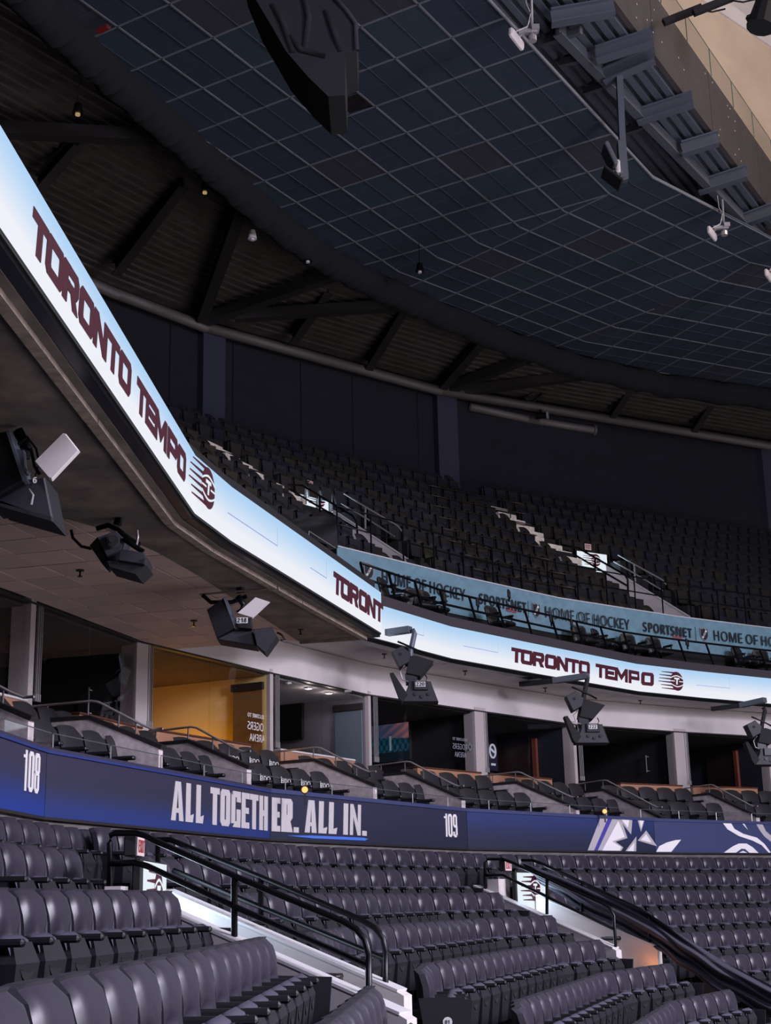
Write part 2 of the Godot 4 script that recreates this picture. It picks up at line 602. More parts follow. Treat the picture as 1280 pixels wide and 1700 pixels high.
func print_look(top: Color, bottom: Color, a := 0.45) -> StandardMaterial3D:   # printed fade of the fascia boards
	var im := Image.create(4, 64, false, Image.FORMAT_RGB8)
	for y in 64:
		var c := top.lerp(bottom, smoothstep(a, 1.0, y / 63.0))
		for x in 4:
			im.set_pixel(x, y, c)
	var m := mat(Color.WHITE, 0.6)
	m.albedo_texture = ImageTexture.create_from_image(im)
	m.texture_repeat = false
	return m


# ---------------------------------------------------------------- lower bowl
const ROW := 0.85
const RISE := 0.345
var pits := [
	PackedVector2Array([Vector2(-2.75, -11.7), Vector2(0.15, -10.1), Vector2(1.1, -9.6), Vector2(1.25, -11.2), Vector2(0.15, -11.8), Vector2(-2.75, -13.3)]),
	PackedVector2Array([Vector2(1.0, -23.6), Vector2(3.25, -21.58), Vector2(4.0, -20.9), Vector2(5.0, -22.3), Vector2(4.05, -22.55), Vector2(1.9, -24.1)])]


func seat_top(k: float) -> float:   # height of the seat backs of row k
	return 0.82 - RISE * (k - 1)


func lower_bowl():
	var fl := MB.new()
	fl.box(Vector3(22, -5.0, -14), Vector3(60, 0.4, 70))
	struct("floor", fl, M.court, "pale rink floor below the stands")
	var terr := shell("floor_terrace", "dark concrete terraces of the lower bowl")
	for k in range(1, 14):
		var o0 := 0.38 + ROW * (k - 1)
		if k == 1:
			o0 = -0.3
		var A := offset(BAND, o0)
		var B := offset(BAND, 0.38 + ROW * k)
		var mb := MB.new()
		for i in A.size() - 1:
			var q := PackedVector2Array([A[i], A[i + 1], B[i + 1], B[i]])
			var left := [q]
			for pit in pits:
				var nxt := []
				for l in left:
					nxt.append_array(Geometry2D.clip_polygons(l, pit) if k > 2 else [l])
				left = nxt
			for l in left:
				if not Geometry2D.is_polygon_clockwise(l) or l.size() > 2:
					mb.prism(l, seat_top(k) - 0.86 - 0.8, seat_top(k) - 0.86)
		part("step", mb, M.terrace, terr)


func seat_shapes(w: float) -> Dictionary:
	# tip-up seat: back edge of the backrest at z = 0, seat faces +z, floor at y = 0
	var d := {}
	var back := MB.new(true)
	var nu := 12
	var nv := 12
	var bw := w * 0.44
	var P := []
	for j in nv + 1:
		var t := float(j) / nv
		var row := []
		for i in nu + 1:
			var u := 2.0 * i / nu - 1.0
			var y := 0.34 + 0.52 * t
			var half := bw * (0.9 + 0.1 * t)
			if t > 0.85:
				half *= 1.0 - 0.13 * pow((t - 0.85) / 0.15, 3.0)
			var z := 0.19 - 0.12 * t
			z -= 0.08 * exp(-pow((t - 0.45) / 0.16, 2.0)) * exp(-pow((absf(u) - 0.62) / 0.24, 2.0))
			z += 0.02 * exp(-pow((t - 0.05) / 0.14, 2.0)) * absf(u)
			z += 0.03 * exp(-pow((t - 0.25) / 0.16, 2.0)) * (1.0 - 0.6 * absf(u))
			z += 0.018 * exp(-pow((t - 0.75) / 0.2, 2.0))
			z -= 0.035 * pow(absf(u), 5.0)
			if j == nv:
				z -= 0.03
			row.append(Vector3(u * half, y - 0.012 * pow(absf(u), 8.0) * t, z))
		P.append(row)
	for j in nv:
		for i in nu:
			back.quad(P[j][i], P[j][i + 1], P[j + 1][i + 1], P[j + 1][i])
	d.back = back
	var welt := MB.new()   # shell behind with the welt that frames the cushion
	var edge := []
	for j in nv + 1:
		edge.append(P[j][0])
	for i in range(1, nu + 1):
		edge.append(P[nv][i])
	for j in range(nv - 1, -1, -1):
		edge.append(P[j][nu])
	for i in edge.size() - 1:
		var a: Vector3 = edge[i]
		var b: Vector3 = edge[i + 1]
		var a1 := Vector3(a.x * 1.05, a.y + (0.012 if a.y > 0.8 else 0.0), a.z + 0.006)
		var b1 := Vector3(b.x * 1.05, b.y + (0.012 if b.y > 0.8 else 0.0), b.z + 0.006)
		var a2 := Vector3(a1.x, a1.y, a.z - 0.05)
		var b2 := Vector3(b1.x, b1.y, b.z - 0.05)
		welt.quad(a, b, b1, a1)
		welt.quad(a1, b1, b2, a2)
		welt.tri(a2, b2, Vector3(0, 0.55, -0.02))
	d.welt = welt
	var cush := MB.new(true)   # the tipped-up cushion seen from its front edge
	var prof := [Vector2(0.20, 0.40), Vector2(0.21, 0.56), Vector2(0.235, 0.615), Vector2(0.275, 0.635), Vector2(0.315, 0.61), Vector2(0.33, 0.57)]
	var cw := w * 0.38
	for i in prof.size() - 1:
		for s in [[-1.0, -0.75], [-0.75, 0.75], [0.75, 1.0]]:
			var pa: Vector2 = prof[i]
			var pb: Vector2 = prof[i + 1]
			var da: float = 0.03 if absf(s[0]) > 0.9 else 0.0
			var db: float = 0.03 if absf(s[1]) > 0.9 else 0.0
			cush.quad(Vector3(s[0] * cw, pa.y - da, pa.x), Vector3(s[1] * cw, pa.y - db, pa.x), Vector3(s[1] * cw, pb.y - db, pb.x), Vector3(s[0] * cw, pb.y - da, pb.x))
	d.cushion = cush
	var sh := MB.new()   # its moulded underside, facing forwards
	var tw := w * 0.4
	var lw := w * 0.31
	sh.hexa([Vector3(-lw, 0.2, 0.33), Vector3(lw, 0.2, 0.33), Vector3(lw, 0.2, 0.26), Vector3(-lw, 0.2, 0.26), Vector3(-tw, 0.5, 0.365), Vector3(tw, 0.5, 0.365), Vector3(tw, 0.5, 0.25), Vector3(-tw, 0.5, 0.25)])
	sh.hexa([Vector3(-tw, 0.5, 0.365), Vector3(tw, 0.5, 0.365), Vector3(tw, 0.5, 0.25), Vector3(-tw, 0.5, 0.25), Vector3(-tw * 0.8, 0.6, 0.33), Vector3(tw * 0.8, 0.6, 0.33), Vector3(tw * 0.8, 0.6, 0.26), Vector3(-tw * 0.8, 0.6, 0.26)])
	d.shell = sh
	var sl := MB.new()   # crescent grip in it
	var up_ := []
	var lo_ := []
	for i in 7:
		var u := 2.0 * i / 6.0 - 1.0
		up_.append(Vector3(u * tw * 0.62, 0.475 - 0.02 * (1 - u * u), 0.366))
		lo_.append(Vector3(u * tw * 0.62, 0.474 - 0.062 * (1 - u * u), 0.363))
	for i in 6:
		sl.quad(lo_[i], lo_[i + 1], up_[i + 1], up_[i])
		sl.quad(up_[i] + Vector3(0, 0, -0.02), up_[i + 1] + Vector3(0, 0, -0.02), up_[i + 1], up_[i])
	d.slot = sl
	var arm := MB.new()
	arm.rbox(Vector3(-w / 2, 0.6, 0.24), Vector3(0.055, 0.04, 0.36), 0.012)
	d.arm = arm
	var leg := MB.new()
	leg.box(Vector3(-w / 2, 0.3, 0.16), Vector3(0.035, 0.6, 0.2), Basis(), 1.0, 1.3)
	leg.box(Vector3(-w / 2, 0.02, 0.18), Vector3(0.06, 0.04, 0.3))
	d.leg = leg
	return d


func make_seat(w: float) -> Node3D:
	var d := seat_shapes(w)
	var o := Node3D.new()
	put("backrest", d.back.done(), M.seat, o)
	put("back_shell", d.welt.done(), M.seat_welt, o.get_node("backrest"))
	put("cushion", d.cushion.done(), M.pad, o)
	put("seat_pan", d.shell.done(), M.shell, o)
	put("grip_slot", d.slot.done(), M.slot, o.get_node("seat_pan"))
	put("armrest", d.arm.done(), M.arm, o)
	put("standard", d.leg.done(), M.arm, o)
	return o


func near_row_lines() -> Dictionary:   # row: [a point on the seat tops, its end at the stairwell, seat width]
	return {
		1: [ah(2, 1358, 0.82), ah(150, 1381, 0.82), 0.46],
		2: [ah(21, 1403, 0.475), ah(122, 1414, 0.475), 0.46],
		3: [Vector3(-2.1, 0.12, -7.9), Vector3(-1.66, 0.12, -11.0), 0.38],
		4: [Vector3(-1.07, -0.2, -4.12), Vector3(-0.9, -0.2, -10.1), 0.46],
		5: [ah(540, 1695, -0.53), ah(614, 1638, -0.53), 0.46]}


func side(p: Vector2, a: Vector2, b: Vector2) -> float:   # distance to the right of the line from a to b
	var d := (b - a).normalized()
	return (p - a).dot(rightof(d))


func lower_seats():
	var far_a := Vector2(-2.75, -13.3)
	var far_b := Vector2(0.15, -11.8)
	var near_rows := near_row_lines()
	var n2a := Vector2(1.0, -23.6)
	var n2b := Vector2(3.25, -21.58)
	var f2a := Vector2(1.9, -24.1)
	var f2b := Vector2(4.05, -22.55)
	var protos := {}
	var blocks := {}
	for k in range(1, 10):
		var P := offset(BAND, 0.5 + ROW * (k - 1))
		# walk the row, note every seat with its block
		var s := 0.3
		var lists := {"near": [], "middle": [], "far": [], "behind": []}
		var seg_end := 0.0
		for i in P.size() - 1:
			var l := P[i].distance_to(P[i + 1])
			var d := (P[i + 1] - P[i]) / l
			var nearb := P[i].y > -13.0 and P[i + 1].y > -13.0
			var pitch := 0.46
			var x := s
			while x < l - 0.18:
				var p := P[i] + d * x
				var step_ := pitch
				var b := ""
				var sf := side(p, far_a, far_b)
				if k <= 1:
					b = "" if p.y > -15.2 else "middle" if side(p, n2a, n2b) > -0.5 else "far"
				elif (sf < -0.28 if k <= 4 else sf < -1.5) and side(p, n2a, n2b) > (0.25 if k <= 5 else -0.6):
					b = "middle"
				elif side(p, f2a, f2b) < -0.3:
					b = "far"
				if b and in_view(v3(p, seat_top(k) - 0.15), 70.0):
					lists[b].append([p, d, step_])
				x += step_
			s = x - l
			if s < 0.1:
				s += 0.1
		var tops := {"near": seat_top(k), "middle": seat_top(k), "far": seat_top(k)}
		if near_rows.has(k):   # the rows beside the camera run almost straight
			var e: Vector3 = near_rows[k][1]
			var a: Vector3 = near_rows[k][0]
			var dn := Vector2(e.x - a.x, e.z - a.z).normalized()
			tops["near"] = e.y
			var pitch: float = near_rows[k][2]
			for n in 30:
				var p := Vector2(e.x, e.z) - dn * pitch * (n + 0.5)
				if in_view(v3(p, e.y - 0.15), 70.0):
					lists["near"].push_front([p, dn, pitch])
		for b in ["near", "middle", "far"]:
			var L: Array = lists[b]
			for n in L.size():
				var w: float = L[n][2]
				var o: Node3D
				if not protos.has(w):
					protos[w] = make_seat(w)
					o = protos[w]
				else:
					o = protos[w].duplicate()
				o.name = numbered("stadium_chair")
				add_child(o)
				var dd: Vector2 = L[n][1]
				o.transform = Transform3D(face(dd), v3(L[n][0], tops[b] - 0.86))
				var from := "far stairwell" if b == "far" else "near stairwell" if k <= 4 or b == "near" else "its open end"
				var idx: int = L.size() - n if b == "near" else n + 1
				tag(o, "padded folding seat, %s from %s, %s row below blue band, %s block" % [ordinal(idx), from, ordinal(k), b], "seat", "padded seats of the lower bowl")
				# the end of a row is closed by a panel
				if (n == L.size() - 1 and k > 1) or (n == 0 and b == "middle" and k >= 5):
					var e := MB.new()
					var sx: float = w / 2 + 0.02 if n == L.size() - 1 else -w / 2 - 0.03
					e.hexa([Vector3(sx - 0.02, 0.0, 0.42), Vector3(sx + 0.02, 0, 0.42), Vector3(sx + 0.02, 0, 0.1), Vector3(sx - 0.02, 0, 0.1), Vector3(sx - 0.02, 0.6, 0.47), Vector3(sx + 0.02, 0.6, 0.47), Vector3(sx + 0.02, 0.62, 0.0), Vector3(sx - 0.02, 0.62, 0.0)])
					part("end_panel", e, M.arm, o)
					if n == 0 and k == 5:
						var num := MB.new()
						num.disc(Vector3(sx - 0.022, 0.42, 0.25), Vector3(-1, 0, 0), 0.042, 0.006, 14)
						var pl := part("row_badge", num, M.letter_white, o, "round white row number badge")
						words(pl, "badge_number", "81", Vector3(sx - 0.031, 0.42, 0.25), Basis(Vector3(0, 0, 1), Vector3.UP, Vector3(-1, 0, 0)), 0.03, M.ink)


func arc_of(P: PackedVector2Array, q: Vector2) -> float:
	var s := 0.0
	var best := 0.0
	var bd := 1e9
	for i in P.size() - 1:
		var l := P[i].distance_to(P[i + 1])
		var d := (P[i + 1] - P[i]) / l
		var t := clampf((q - P[i]).dot(d), 0, l)
		var e := (P[i] + d * t).distance_to(q)
		if e < bd:
			bd = e
			best = s + t
		s += l
	return best


func aw(px: float, py: float, a: Vector2, b: Vector2) -> Vector3:   # the point of an upright plane through two plan points seen there
	var d := ray(px, py)
	var n := rightof(b - a)
	return d * (n.dot(a) / (n.x * d.x + n.y * d.z))


func fascia_band():
	# wall under the suites, with the printed boards on it
	var w := MB.new()
	strip(w, offset(BAND, -0.03), -3.0, 0.93, 0.25)
	struct("wall_front", w, M.strip, "grey concrete wall strip under the blue boards")
	var t := thing("fascia_boards", "long blue printed boards with section numbers and slogan below the suites", "banner")
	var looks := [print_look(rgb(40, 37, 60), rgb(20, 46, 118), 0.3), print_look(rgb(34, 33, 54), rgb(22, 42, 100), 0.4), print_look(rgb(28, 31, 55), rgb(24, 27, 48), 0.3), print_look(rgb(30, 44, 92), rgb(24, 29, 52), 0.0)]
	var P := offset(BAND, 0.02)
	for i in P.size() - 1:
		var mb := MB.new()
		strip(mb, PackedVector2Array([P[i], P[i + 1] - (P[i + 1] - P[i]).normalized() * 0.012]), 0.95, 1.65)
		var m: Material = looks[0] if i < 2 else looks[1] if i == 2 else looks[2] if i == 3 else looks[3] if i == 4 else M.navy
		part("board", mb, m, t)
		var cap := MB.new()
		strip(cap, PackedVector2Array([P[i] + rightof((P[i + 1] - P[i]).normalized()) * 0.02, P[i + 1] + rightof((P[i + 1] - P[i]).normalized()) * 0.02]), 1.6, 1.66, 0.3)
		part("top_ledge", cap, looks[0] if i < 3 else M.navy, t)
		var under := MB.new()
		strip(under, P.slice(i, i + 2), 0.92, 0.95, 0.1)
		part("lower_trim", under, M.black_cap, t)
	var back := MB.new()
	strip(back, offset(BAND, -0.02), 0.93, 1.6, 0.2)
	part("backing", back, M.black_cap, t)
	# lettering, by distance along the boards
	var s0 := arc_of(BAND, Vector2(-3.67, -13.57))
	var at := func(s: float, h: float) -> Transform3D:
		var g := walk(P, s0 + s)
		var g2 := walk(P, s0 + s + 0.28)
		var f := face(((g2[0] as Vector2) - (g[0] as Vector2)).normalized())
		return Transform3D(f, v3(g[0], h) + f.z * (0.004 if (g[1] as Vector2).dot(g2[1]) > 0.999 else 0.03))
	for g in [["A", 4.47, 0.36], ["L", 4.89, 0.24], ["L", 5.2, 0.24], ["T", 5.64, 0.3], ["O", 5.97, 0.33], ["G", 6.34, 0.32], ["E", 6.7, 0.28], ["T", 7.0, 0.31], ["H", 7.35, 0.32], ["E", 7.815, 0.22], ["R", 8.06, 0.3], [".", 8.39, 0.1]]:
		letter(t, g[0], at.call(g[1], 1.055), g[2], 0.48, 0.29 if g[0] != "A" else 0.27, 0.17, 0.1, 0.02, M.letter_grey)
	for g in [["A", 8.69, 0.33], ["L", 9.07, 0.25], ["L", 9.36, 0.25], ["I", 9.79, 0.15], ["N", 9.99, 0.33], [".", 10.37, 0.1]]:
		letter(t, g[0], at.call(g[1], 1.065), g[2], 0.48, 0.29 if g[0] != "N" else 0.2, 0.16, 0.12, 0.06, M.letter_grey)
	for g in [["1", 0.68, 1.16], ["0", 0.86, 1.16], ["8", 1.05, 1.16], ["1", 13.19, 1.13], ["0", 13.35, 1.13], ["9", 13.54, 1.13]]:
		letter(t, g[0], at.call(g[1], g[2]), 0.165, 0.4, 0.14, 0.11, 0.1, 0.0, M.letter_white, "section_number")
	var sw := MB.new()
	var p1: Transform3D = at.call(8.5, 0.985)
	sw.plate(PackedVector2Array([Vector2(-0.3, 0.02), Vector2(0.4, 0.0), Vector2(1.95, 0.005), Vector2(2.06, 0.035), Vector2(1.9, 0.05), Vector2(0.4, 0.04)]), p1, 0.005)
	part("underline", sw, mat(rgb(60, 100, 190), 0.6), t)
	var emblem := [
		["g", 3, 3.81, 0.957, 4.04, 0.959, 4.62, 1.617, 4.34, 1.615],
		["b", 3, 4.05, 0.96, 4.17, 0.961, 4.79, 1.622, 4.63, 1.617],
		["g", 3, 4.17, 0.961, 4.32, 0.963, 5.06, 1.62, 4.79, 1.622],
		["g", 3, 4.32, 0.957, 5.02, 1.604, 5.12, 1.582, 5.3, 1.225, 4.84, 1.144, 5.12, 1.033, 5.03, 0.962],
		["w", 3, 4.33, 0.963, 4.99, 1.572, 5.2, 1.247, 4.71, 1.148, 5.04, 1.038, 4.97, 0.967],
		["g", 3, 5.05, 1.611, 5.54, 1.624, 5.45, 1.301, 5.22, 1.462],
		["w", 3, 5.1, 1.606, 5.42, 1.615, 5.34, 1.44],
		["g", 3, 5.73, 1.617, 6.02, 1.625, 5.84, 1.365],
		["w", 3, 5.79, 1.612, 5.97, 1.617, 5.86, 1.433],
		["g", 3, 6.05, 1.397, 5.69, 1.182, 6.44, 1.076],
		["w", 3, 6.03, 1.322, 5.81, 1.197, 6.23, 1.148],
		["g", 3, 5.19, 0.961, 5.65, 1.265, 5.6, 0.96],
		["w", 3, 5.26, 0.962, 5.55, 1.137, 5.5, 0.962],
		["w", 4, 0.0, 0.959, 0.5, 0.962, 0.86, 1.219, 0.68, 1.211, 0.37, 1.157, 0.11, 1.076],
		["w", 4, 2.36, 1.614, 2.66, 1.62, 2.78, 1.479, 3.1, 1.373, 3.59, 1.295, 3.86, 1.156, 4.07, 0.965, 3.99, 0.961, 3.74, 1.132, 3.41, 1.229, 2.92, 1.324, 2.53, 1.465],
		["w", 4, 2.32, 0.953, 2.67, 1.096, 2.9, 1.158, 3.18, 1.16, 3.39, 1.085, 3.6, 0.953, 3.26, 0.951, 3.11, 1.04, 2.98, 1.046, 2.76, 0.955],
		["w", 4, 2.87, 0.952, 3.03, 0.999, 3.18, 0.954],
		["w", 4, 3.05, 1.624, 3.14, 1.625, 3.28, 1.463],
		["g", 4, 3.6, 1.616, 3.84, 1.621, 3.96, 1.446, 4.28, 1.279, 4.32, 1.109, 3.88, 1.326, 3.73, 1.459]]
	var inks := {"g": mat(rgb(160, 156, 160), 0.6), "w": mat(rgb(214, 211, 212), 0.6), "b": mat(rgb(62, 54, 140), 0.6)}
	for e in emblem:
		var i: int = e[1] + 1
		var b := face((P[i + 1] - P[i]).normalized())
		var poly := PackedVector2Array()
		for k in range(2, e.size(), 2):
			poly.append(Vector2(e[k], maxf(e[k + 1], 0.955)))
		var mb := MB.new()
		mb.plate(poly, Transform3D(b, v3(P[i], 0) + b.z * (0.003 if e[0] != "w" else 0.006)), 0.003)
		part("emblem_piece", mb, inks[e[0]], t)
	# glass rail on the boards
	var gr := thing("glass_balustrade", "low clear glass balustrade with slim posts along top of blue boards", "balustrade")
	var G := offset(BAND, -0.16)
	var edge_m := mat(rgb(70, 78, 80), 0.3)
	var s := s0 - 6.0
	while s < length_of(G) - 1.5:
		var a := walk(G, s + 0.02)
		var b := walk(G, s + 1.3)
		var pane := MB.new()
		strip(pane, PackedVector2Array([a[0], b[0]]), 1.66, 1.85)
		var pn := part("pane", pane, M.glass, gr)
		var po := MB.new()
		po.box(v3(a[0], 1.75), Vector3(0.014, 0.19, 0.014))
		part("post", po, M.steel, gr)
		var ed := MB.new()
		ed.bar(v3(a[0], 1.855), v3(b[0], 1.855), 0.008, 0.01)
		part("top_edge", ed, edge_m, pn)
		s += 1.32


func to_band(p: Vector2, n: Vector2) -> float:   # how far along n the back of the blue boards is
	var t := 0.5
	while t < 4.0 and band_off(p + n * t) < -0.34:
		t += 0.02
	return t


func suite_seat() -> Node3D:
	var o := Node3D.new()
	var b := MB.new(true)
	var P := []
	for j in 7:
		var t := j / 6.0
		var row := []
		for i in 7:
			var u := 2.0 * i / 6.0 - 1.0
			var half := 0.25 * (1.0 if t < 0.85 else 1.0 - 0.16 * pow((t - 0.85) / 0.15, 2))
			row.append(Vector3(u * half, 0.4 + 0.5 * t - 0.025 * u * u * t, 0.16 - 0.1 * t - 0.03 * pow(absf(u), 4) + 0.02 * sin(t * PI) - (0.03 if j == 6 else 0.0)))
		P.append(row)
	for j in 6:
		for i in 6:
			b.quad(P[j][i], P[j][i + 1], P[j + 1][i + 1], P[j + 1][i])
	put("backrest", b.done(), M.suite_seat, o)
	var c := MB.new()
	c.rbox(Vector3(0, 0.58, 0.02), Vector3(0.45, 0.46, 0.06), 0.05)
	put("back_shell", c.done(), M.black_cap, o.get_node("backrest"))
	var s := MB.new()
	s.rbox(Vector3(0, 0.4, 0.32), Vector3(0.44, 0.12, 0.42), 0.04)
	put("seat_cushion", s.done(), M.suite_seat, o)
	for x in [-0.25, 0.25]:
		var a := MB.new()
		a.rbox(Vector3(x, 0.58, 0.27), Vector3(0.05, 0.05, 0.4), 0.015)
		a.box(Vector3(x, 0.3, 0.25), Vector3(0.03, 0.54, 0.2))
		put("armrest", a.done(), M.arm, o)
	return o


func suites():
	# boundaries between the boxes: plan point, width of the pillar there
	var cuts := [[Vector2(-5.72, -16.0), 0.14], [Vector2(-4.82, -19.05), 0.13], [Vector2(-3.86, -22.22), 0.34], [Vector2(-2.13, -25.55), 0.1], [Vector2(-0.43, -28.62), 0.1], [Vector2(1.95, -31.5), 0.4], [Vector2(4.35, -34.35), 0.12], [Vector2(7.3, -36.48), 0.42], [Vector2(9.95, -38.16), 0.12], [Vector2(12.6, -39.7), 0.4]]
	var which := ["first box from the frame edge", "dark box before the amber one", "amber-lit box", "grey box with black television", "dark box with lit picture", "box beside the emblem", "sixth box past the amber one", "box near the right-most pillar", "end box"]
	var lab := ["box nearest the camera", "dark box before amber box", "amber-lit box", "grey box with television", "box with colour picture", "box past wide middle pillar", "dark box with silver door pull", "box with red-brown door", "last box"]
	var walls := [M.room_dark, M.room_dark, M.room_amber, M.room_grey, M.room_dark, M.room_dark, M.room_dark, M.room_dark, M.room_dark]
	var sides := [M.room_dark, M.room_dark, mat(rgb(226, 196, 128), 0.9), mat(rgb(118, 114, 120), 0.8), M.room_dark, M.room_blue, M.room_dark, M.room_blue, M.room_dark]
	var ledge_from := [0.1, 0.38, 0.08, 0.06, 0.38, 0.06, 0.38, 0.08, 0.1]
	var ledge_to := [0.95, 0.97, 0.8, 0.8, 0.97, 0.7, 0.97, 0.8, 0.9]
	var proto := suite_seat()
	var used := false
	var bulk := MB.new()
	strip(bulk, span(offset(SUITE, 0.02), arc_of(SUITE, Vector2(-3.65, -22.9)), arc_of(SUITE, Vector2(14, -40.5))), 4.06, 4.67, 0.3)
	struct("wall_bulkhead", bulk, M.white_wall, "curved off-white bulkhead over the suites")
	var sill := MB.new()
	strip(sill, offset(SUITE, 0.035), 4.03, 4.06, 0.25)
	struct("trim", sill, M.black_cap, "dark head track of the suite fronts")
	for i in cuts.size():
		var c: Vector2 = cuts[i][0]
		var g := walk(SUITE, arc_of(SUITE, c))
		var b := face(g[1])
		var w: float = cuts[i][1]
		var p := MB.new()
		p.box(v3(g[0], 2.9) - b.z * 0.12, Vector3(w, 2.45, 0.3), b)
		struct("trim", p, M.pillar, "pale square pillar" if w > 0.2 else "slim pale mullion between two suites")
	for i in cuts.size() - 1:
		var sa := arc_of(SUITE, cuts[i][0])
		var sb := arc_of(SUITE, cuts[i + 1][0])
		var A: Vector2 = walk(SUITE, sa)[0]
		var B: Vector2 = walk(SUITE, sb)[0]
		var d := (B - A).normalized()
		var n := rightof(d)
		var L := A.distance_to(B)
		var bs := face(d)
		# the room
		var room := shell("wall_suite", "inside of %s" % which[i])
		var deep := 4.0
		var A2 := A - n * deep
		var B2 := B - n * deep
		var mb := MB.new()
		strip(mb, PackedVector2Array([A2, B2]), 1.6, 4.06, 0.15)
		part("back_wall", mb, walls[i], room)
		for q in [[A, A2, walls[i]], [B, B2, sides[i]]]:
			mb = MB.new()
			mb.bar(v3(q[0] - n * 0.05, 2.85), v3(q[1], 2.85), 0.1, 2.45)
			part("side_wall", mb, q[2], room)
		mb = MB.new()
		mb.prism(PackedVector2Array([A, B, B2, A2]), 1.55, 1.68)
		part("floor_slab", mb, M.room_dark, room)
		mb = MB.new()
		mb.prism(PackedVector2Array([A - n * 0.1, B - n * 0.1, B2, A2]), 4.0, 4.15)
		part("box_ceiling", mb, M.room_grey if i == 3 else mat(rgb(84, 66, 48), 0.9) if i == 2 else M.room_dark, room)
		# sliding door leaf parked against the side wall, with its dark track
		if i == 2 or i == 3:
			mb = MB.new()
			mb.bar(v3(B - n * 0.1 - d * 0.09, 2.72), v3(B - n * 0.72 - d * 0.09, 2.72), 0.04, 2.05)
			part("door_leaf", mb, mat(rgb(96, 108, 118), 0.4) if i == 3 else mat(rgb(120, 92, 56), 0.5), room)
			mb = MB.new()
			mb.bar(v3(B - n * 0.08 - d * 0.11, 3.82), v3(B - n * 0.75 - d * 0.11, 3.82), 0.07, 0.13)
			part("door_track", mb, M.black_cap, room)
		# glazing: folded panes at the left, one across the opening
		var f0: float = ledge_from[i]
		var f1: float = ledge_to[i]
		var gl := MB.new()
		strip(gl, PackedVector2Array([A + d * 0.12, A + d * L * 0.5]), 2.72, 4.03)
		var win := struct("window_%d" % (i + 1), gl, M.glass, "clear glass front of %s" % which[i])
		var g2 := MB.new()
		strip(g2, PackedVector2Array([A + d * L * 0.5 - n * 0.03, B - d * 0.1 - n * 0.03]), 1.7 if f1 < 0.9 else 2.72, 4.03)
		part("pane", g2, M.glass, win)
		for k in 3:
			var st := MB.new()
			st.box(v3(A + d * (0.13 + 0.05 * k) + n * 0.03, 3.38), Vector3(0.012, 1.3, 0.03), bs)
			st.box(v3(A + d * (0.13 + 0.05 * k) + n * 0.03, 2.78), Vector3(0.03, 0.1, 0.04), bs)
			part("stile", st, M.steel, win)
		# drink ledge
		var ld := thing("drink_ledge", "wooden drink ledge along the front of %s" % which[i], "ledge")
		var lf := MB.new()
		lf.box(v3(A.lerp(B, (f0 + f1) / 2) + n * 0.02, 2.55), Vector3(L * (f1 - f0), 0.26, 0.12), bs)
		part("front_board", lf, M.wood, ld)
		var lt := MB.new()
		lt.rbox(v3(A.lerp(B, (f0 + f1) / 2) - n * 0.08, 2.7), Vector3(L * (f1 - f0) + 0.02, 0.035, 0.36), 0.01, bs)
		part("top", lt, M.white_cap if i == 3 or i == 0 else M.dark_wood, ld)
		var lk := MB.new()
		lk.box(v3(A.lerp(B, (f0 + f1) / 2) - n * 0.02, 2.05), Vector3(L * (f1 - f0), 0.76, 0.1), bs)
		part("kick_board", lk, M.room_dark, ld)
		# two steps of floor in front
		var fl := MB.new()
		var ta := to_band(A, n)
		var tb := to_band(B, n)
		for q in [[0.0, 0.95, 1.68, 1.2], [0.95, 9.0, 1.26, 0.96]]:
			fl.prism(PackedVector2Array([A + n * float(q[0]), B + n * float(q[0]), B + n * minf(q[1], tb), A + n * minf(q[1], ta)]), q[3], q[2])
		struct("floor_suite", fl, M.terrace)
		# wing wall and its rail
		var we := 2.42 - (ta - 0.95) * 0.418
		var wg := MB.new()
		var wt := Transform3D(Basis(Vector3(n.x, 0, n.y), Vector3.UP, Vector3(d.x, 0, d.y)), v3(A, 0) - Vector3(d.x, 0, d.y) * 0.06)
		wg.plate(PackedVector2Array([Vector2(0.05, 0.95), Vector2(ta - 0.04, 0.95), Vector2(ta - 0.04, we), Vector2(0.95, 2.42), Vector2(0.05, 2.42)]), wt, 0.12)
		var wing := struct("wall_wing", wg, M.grey_wall, "low sloping grey wall beside the seats of %s" % which[i])
		var cp := MB.new()
		cp.bar(wt * Vector3(0.03, 2.44, 0.06), wt * Vector3(0.97, 2.44, 0.06), 0.15, 0.05)
		cp.bar(wt * Vector3(0.95, 2.44, 0.06), wt * Vector3(ta, we + 0.02, 0.06), 0.15, 0.05)
		part("cap", cp, M.black_cap, wing)
		var hr := thing("suite_handrail", "slim steel handrail above the sloping wall of %s" % which[i], "handrail")
		var ra := MB.new()
		var pts := [wt * Vector3(0.05, 2.64, 0.06), wt * Vector3(0.95, 2.66, 0.06), wt * Vector3(1.05, 2.64, 0.06), wt * Vector3(ta - 0.3, we + 0.32, 0.06), wt * Vector3(ta - 0.15, we + 0.26, 0.06), wt * Vector3(ta - 0.02, we + 0.26, 0.06)]
		ra.tube(pts, 0.018, 6)
		part("rail", ra, M.steel, hr)
		for q in [0.3, 0.9, 1.35, ta - 0.4]:
			var top: float = 2.65 if q < 1.0 else 2.65 - (q - 1.0) * 0.49
			var base_: float = 2.44 if q < 0.96 else 2.44 - (q - 0.95) * 0.418
			var po := MB.new()
			po.tube([wt * Vector3(q, base_, 0.06), wt * Vector3(q, top, 0.06)], 0.012, 6)
			part("post", po, M.steel, hr)
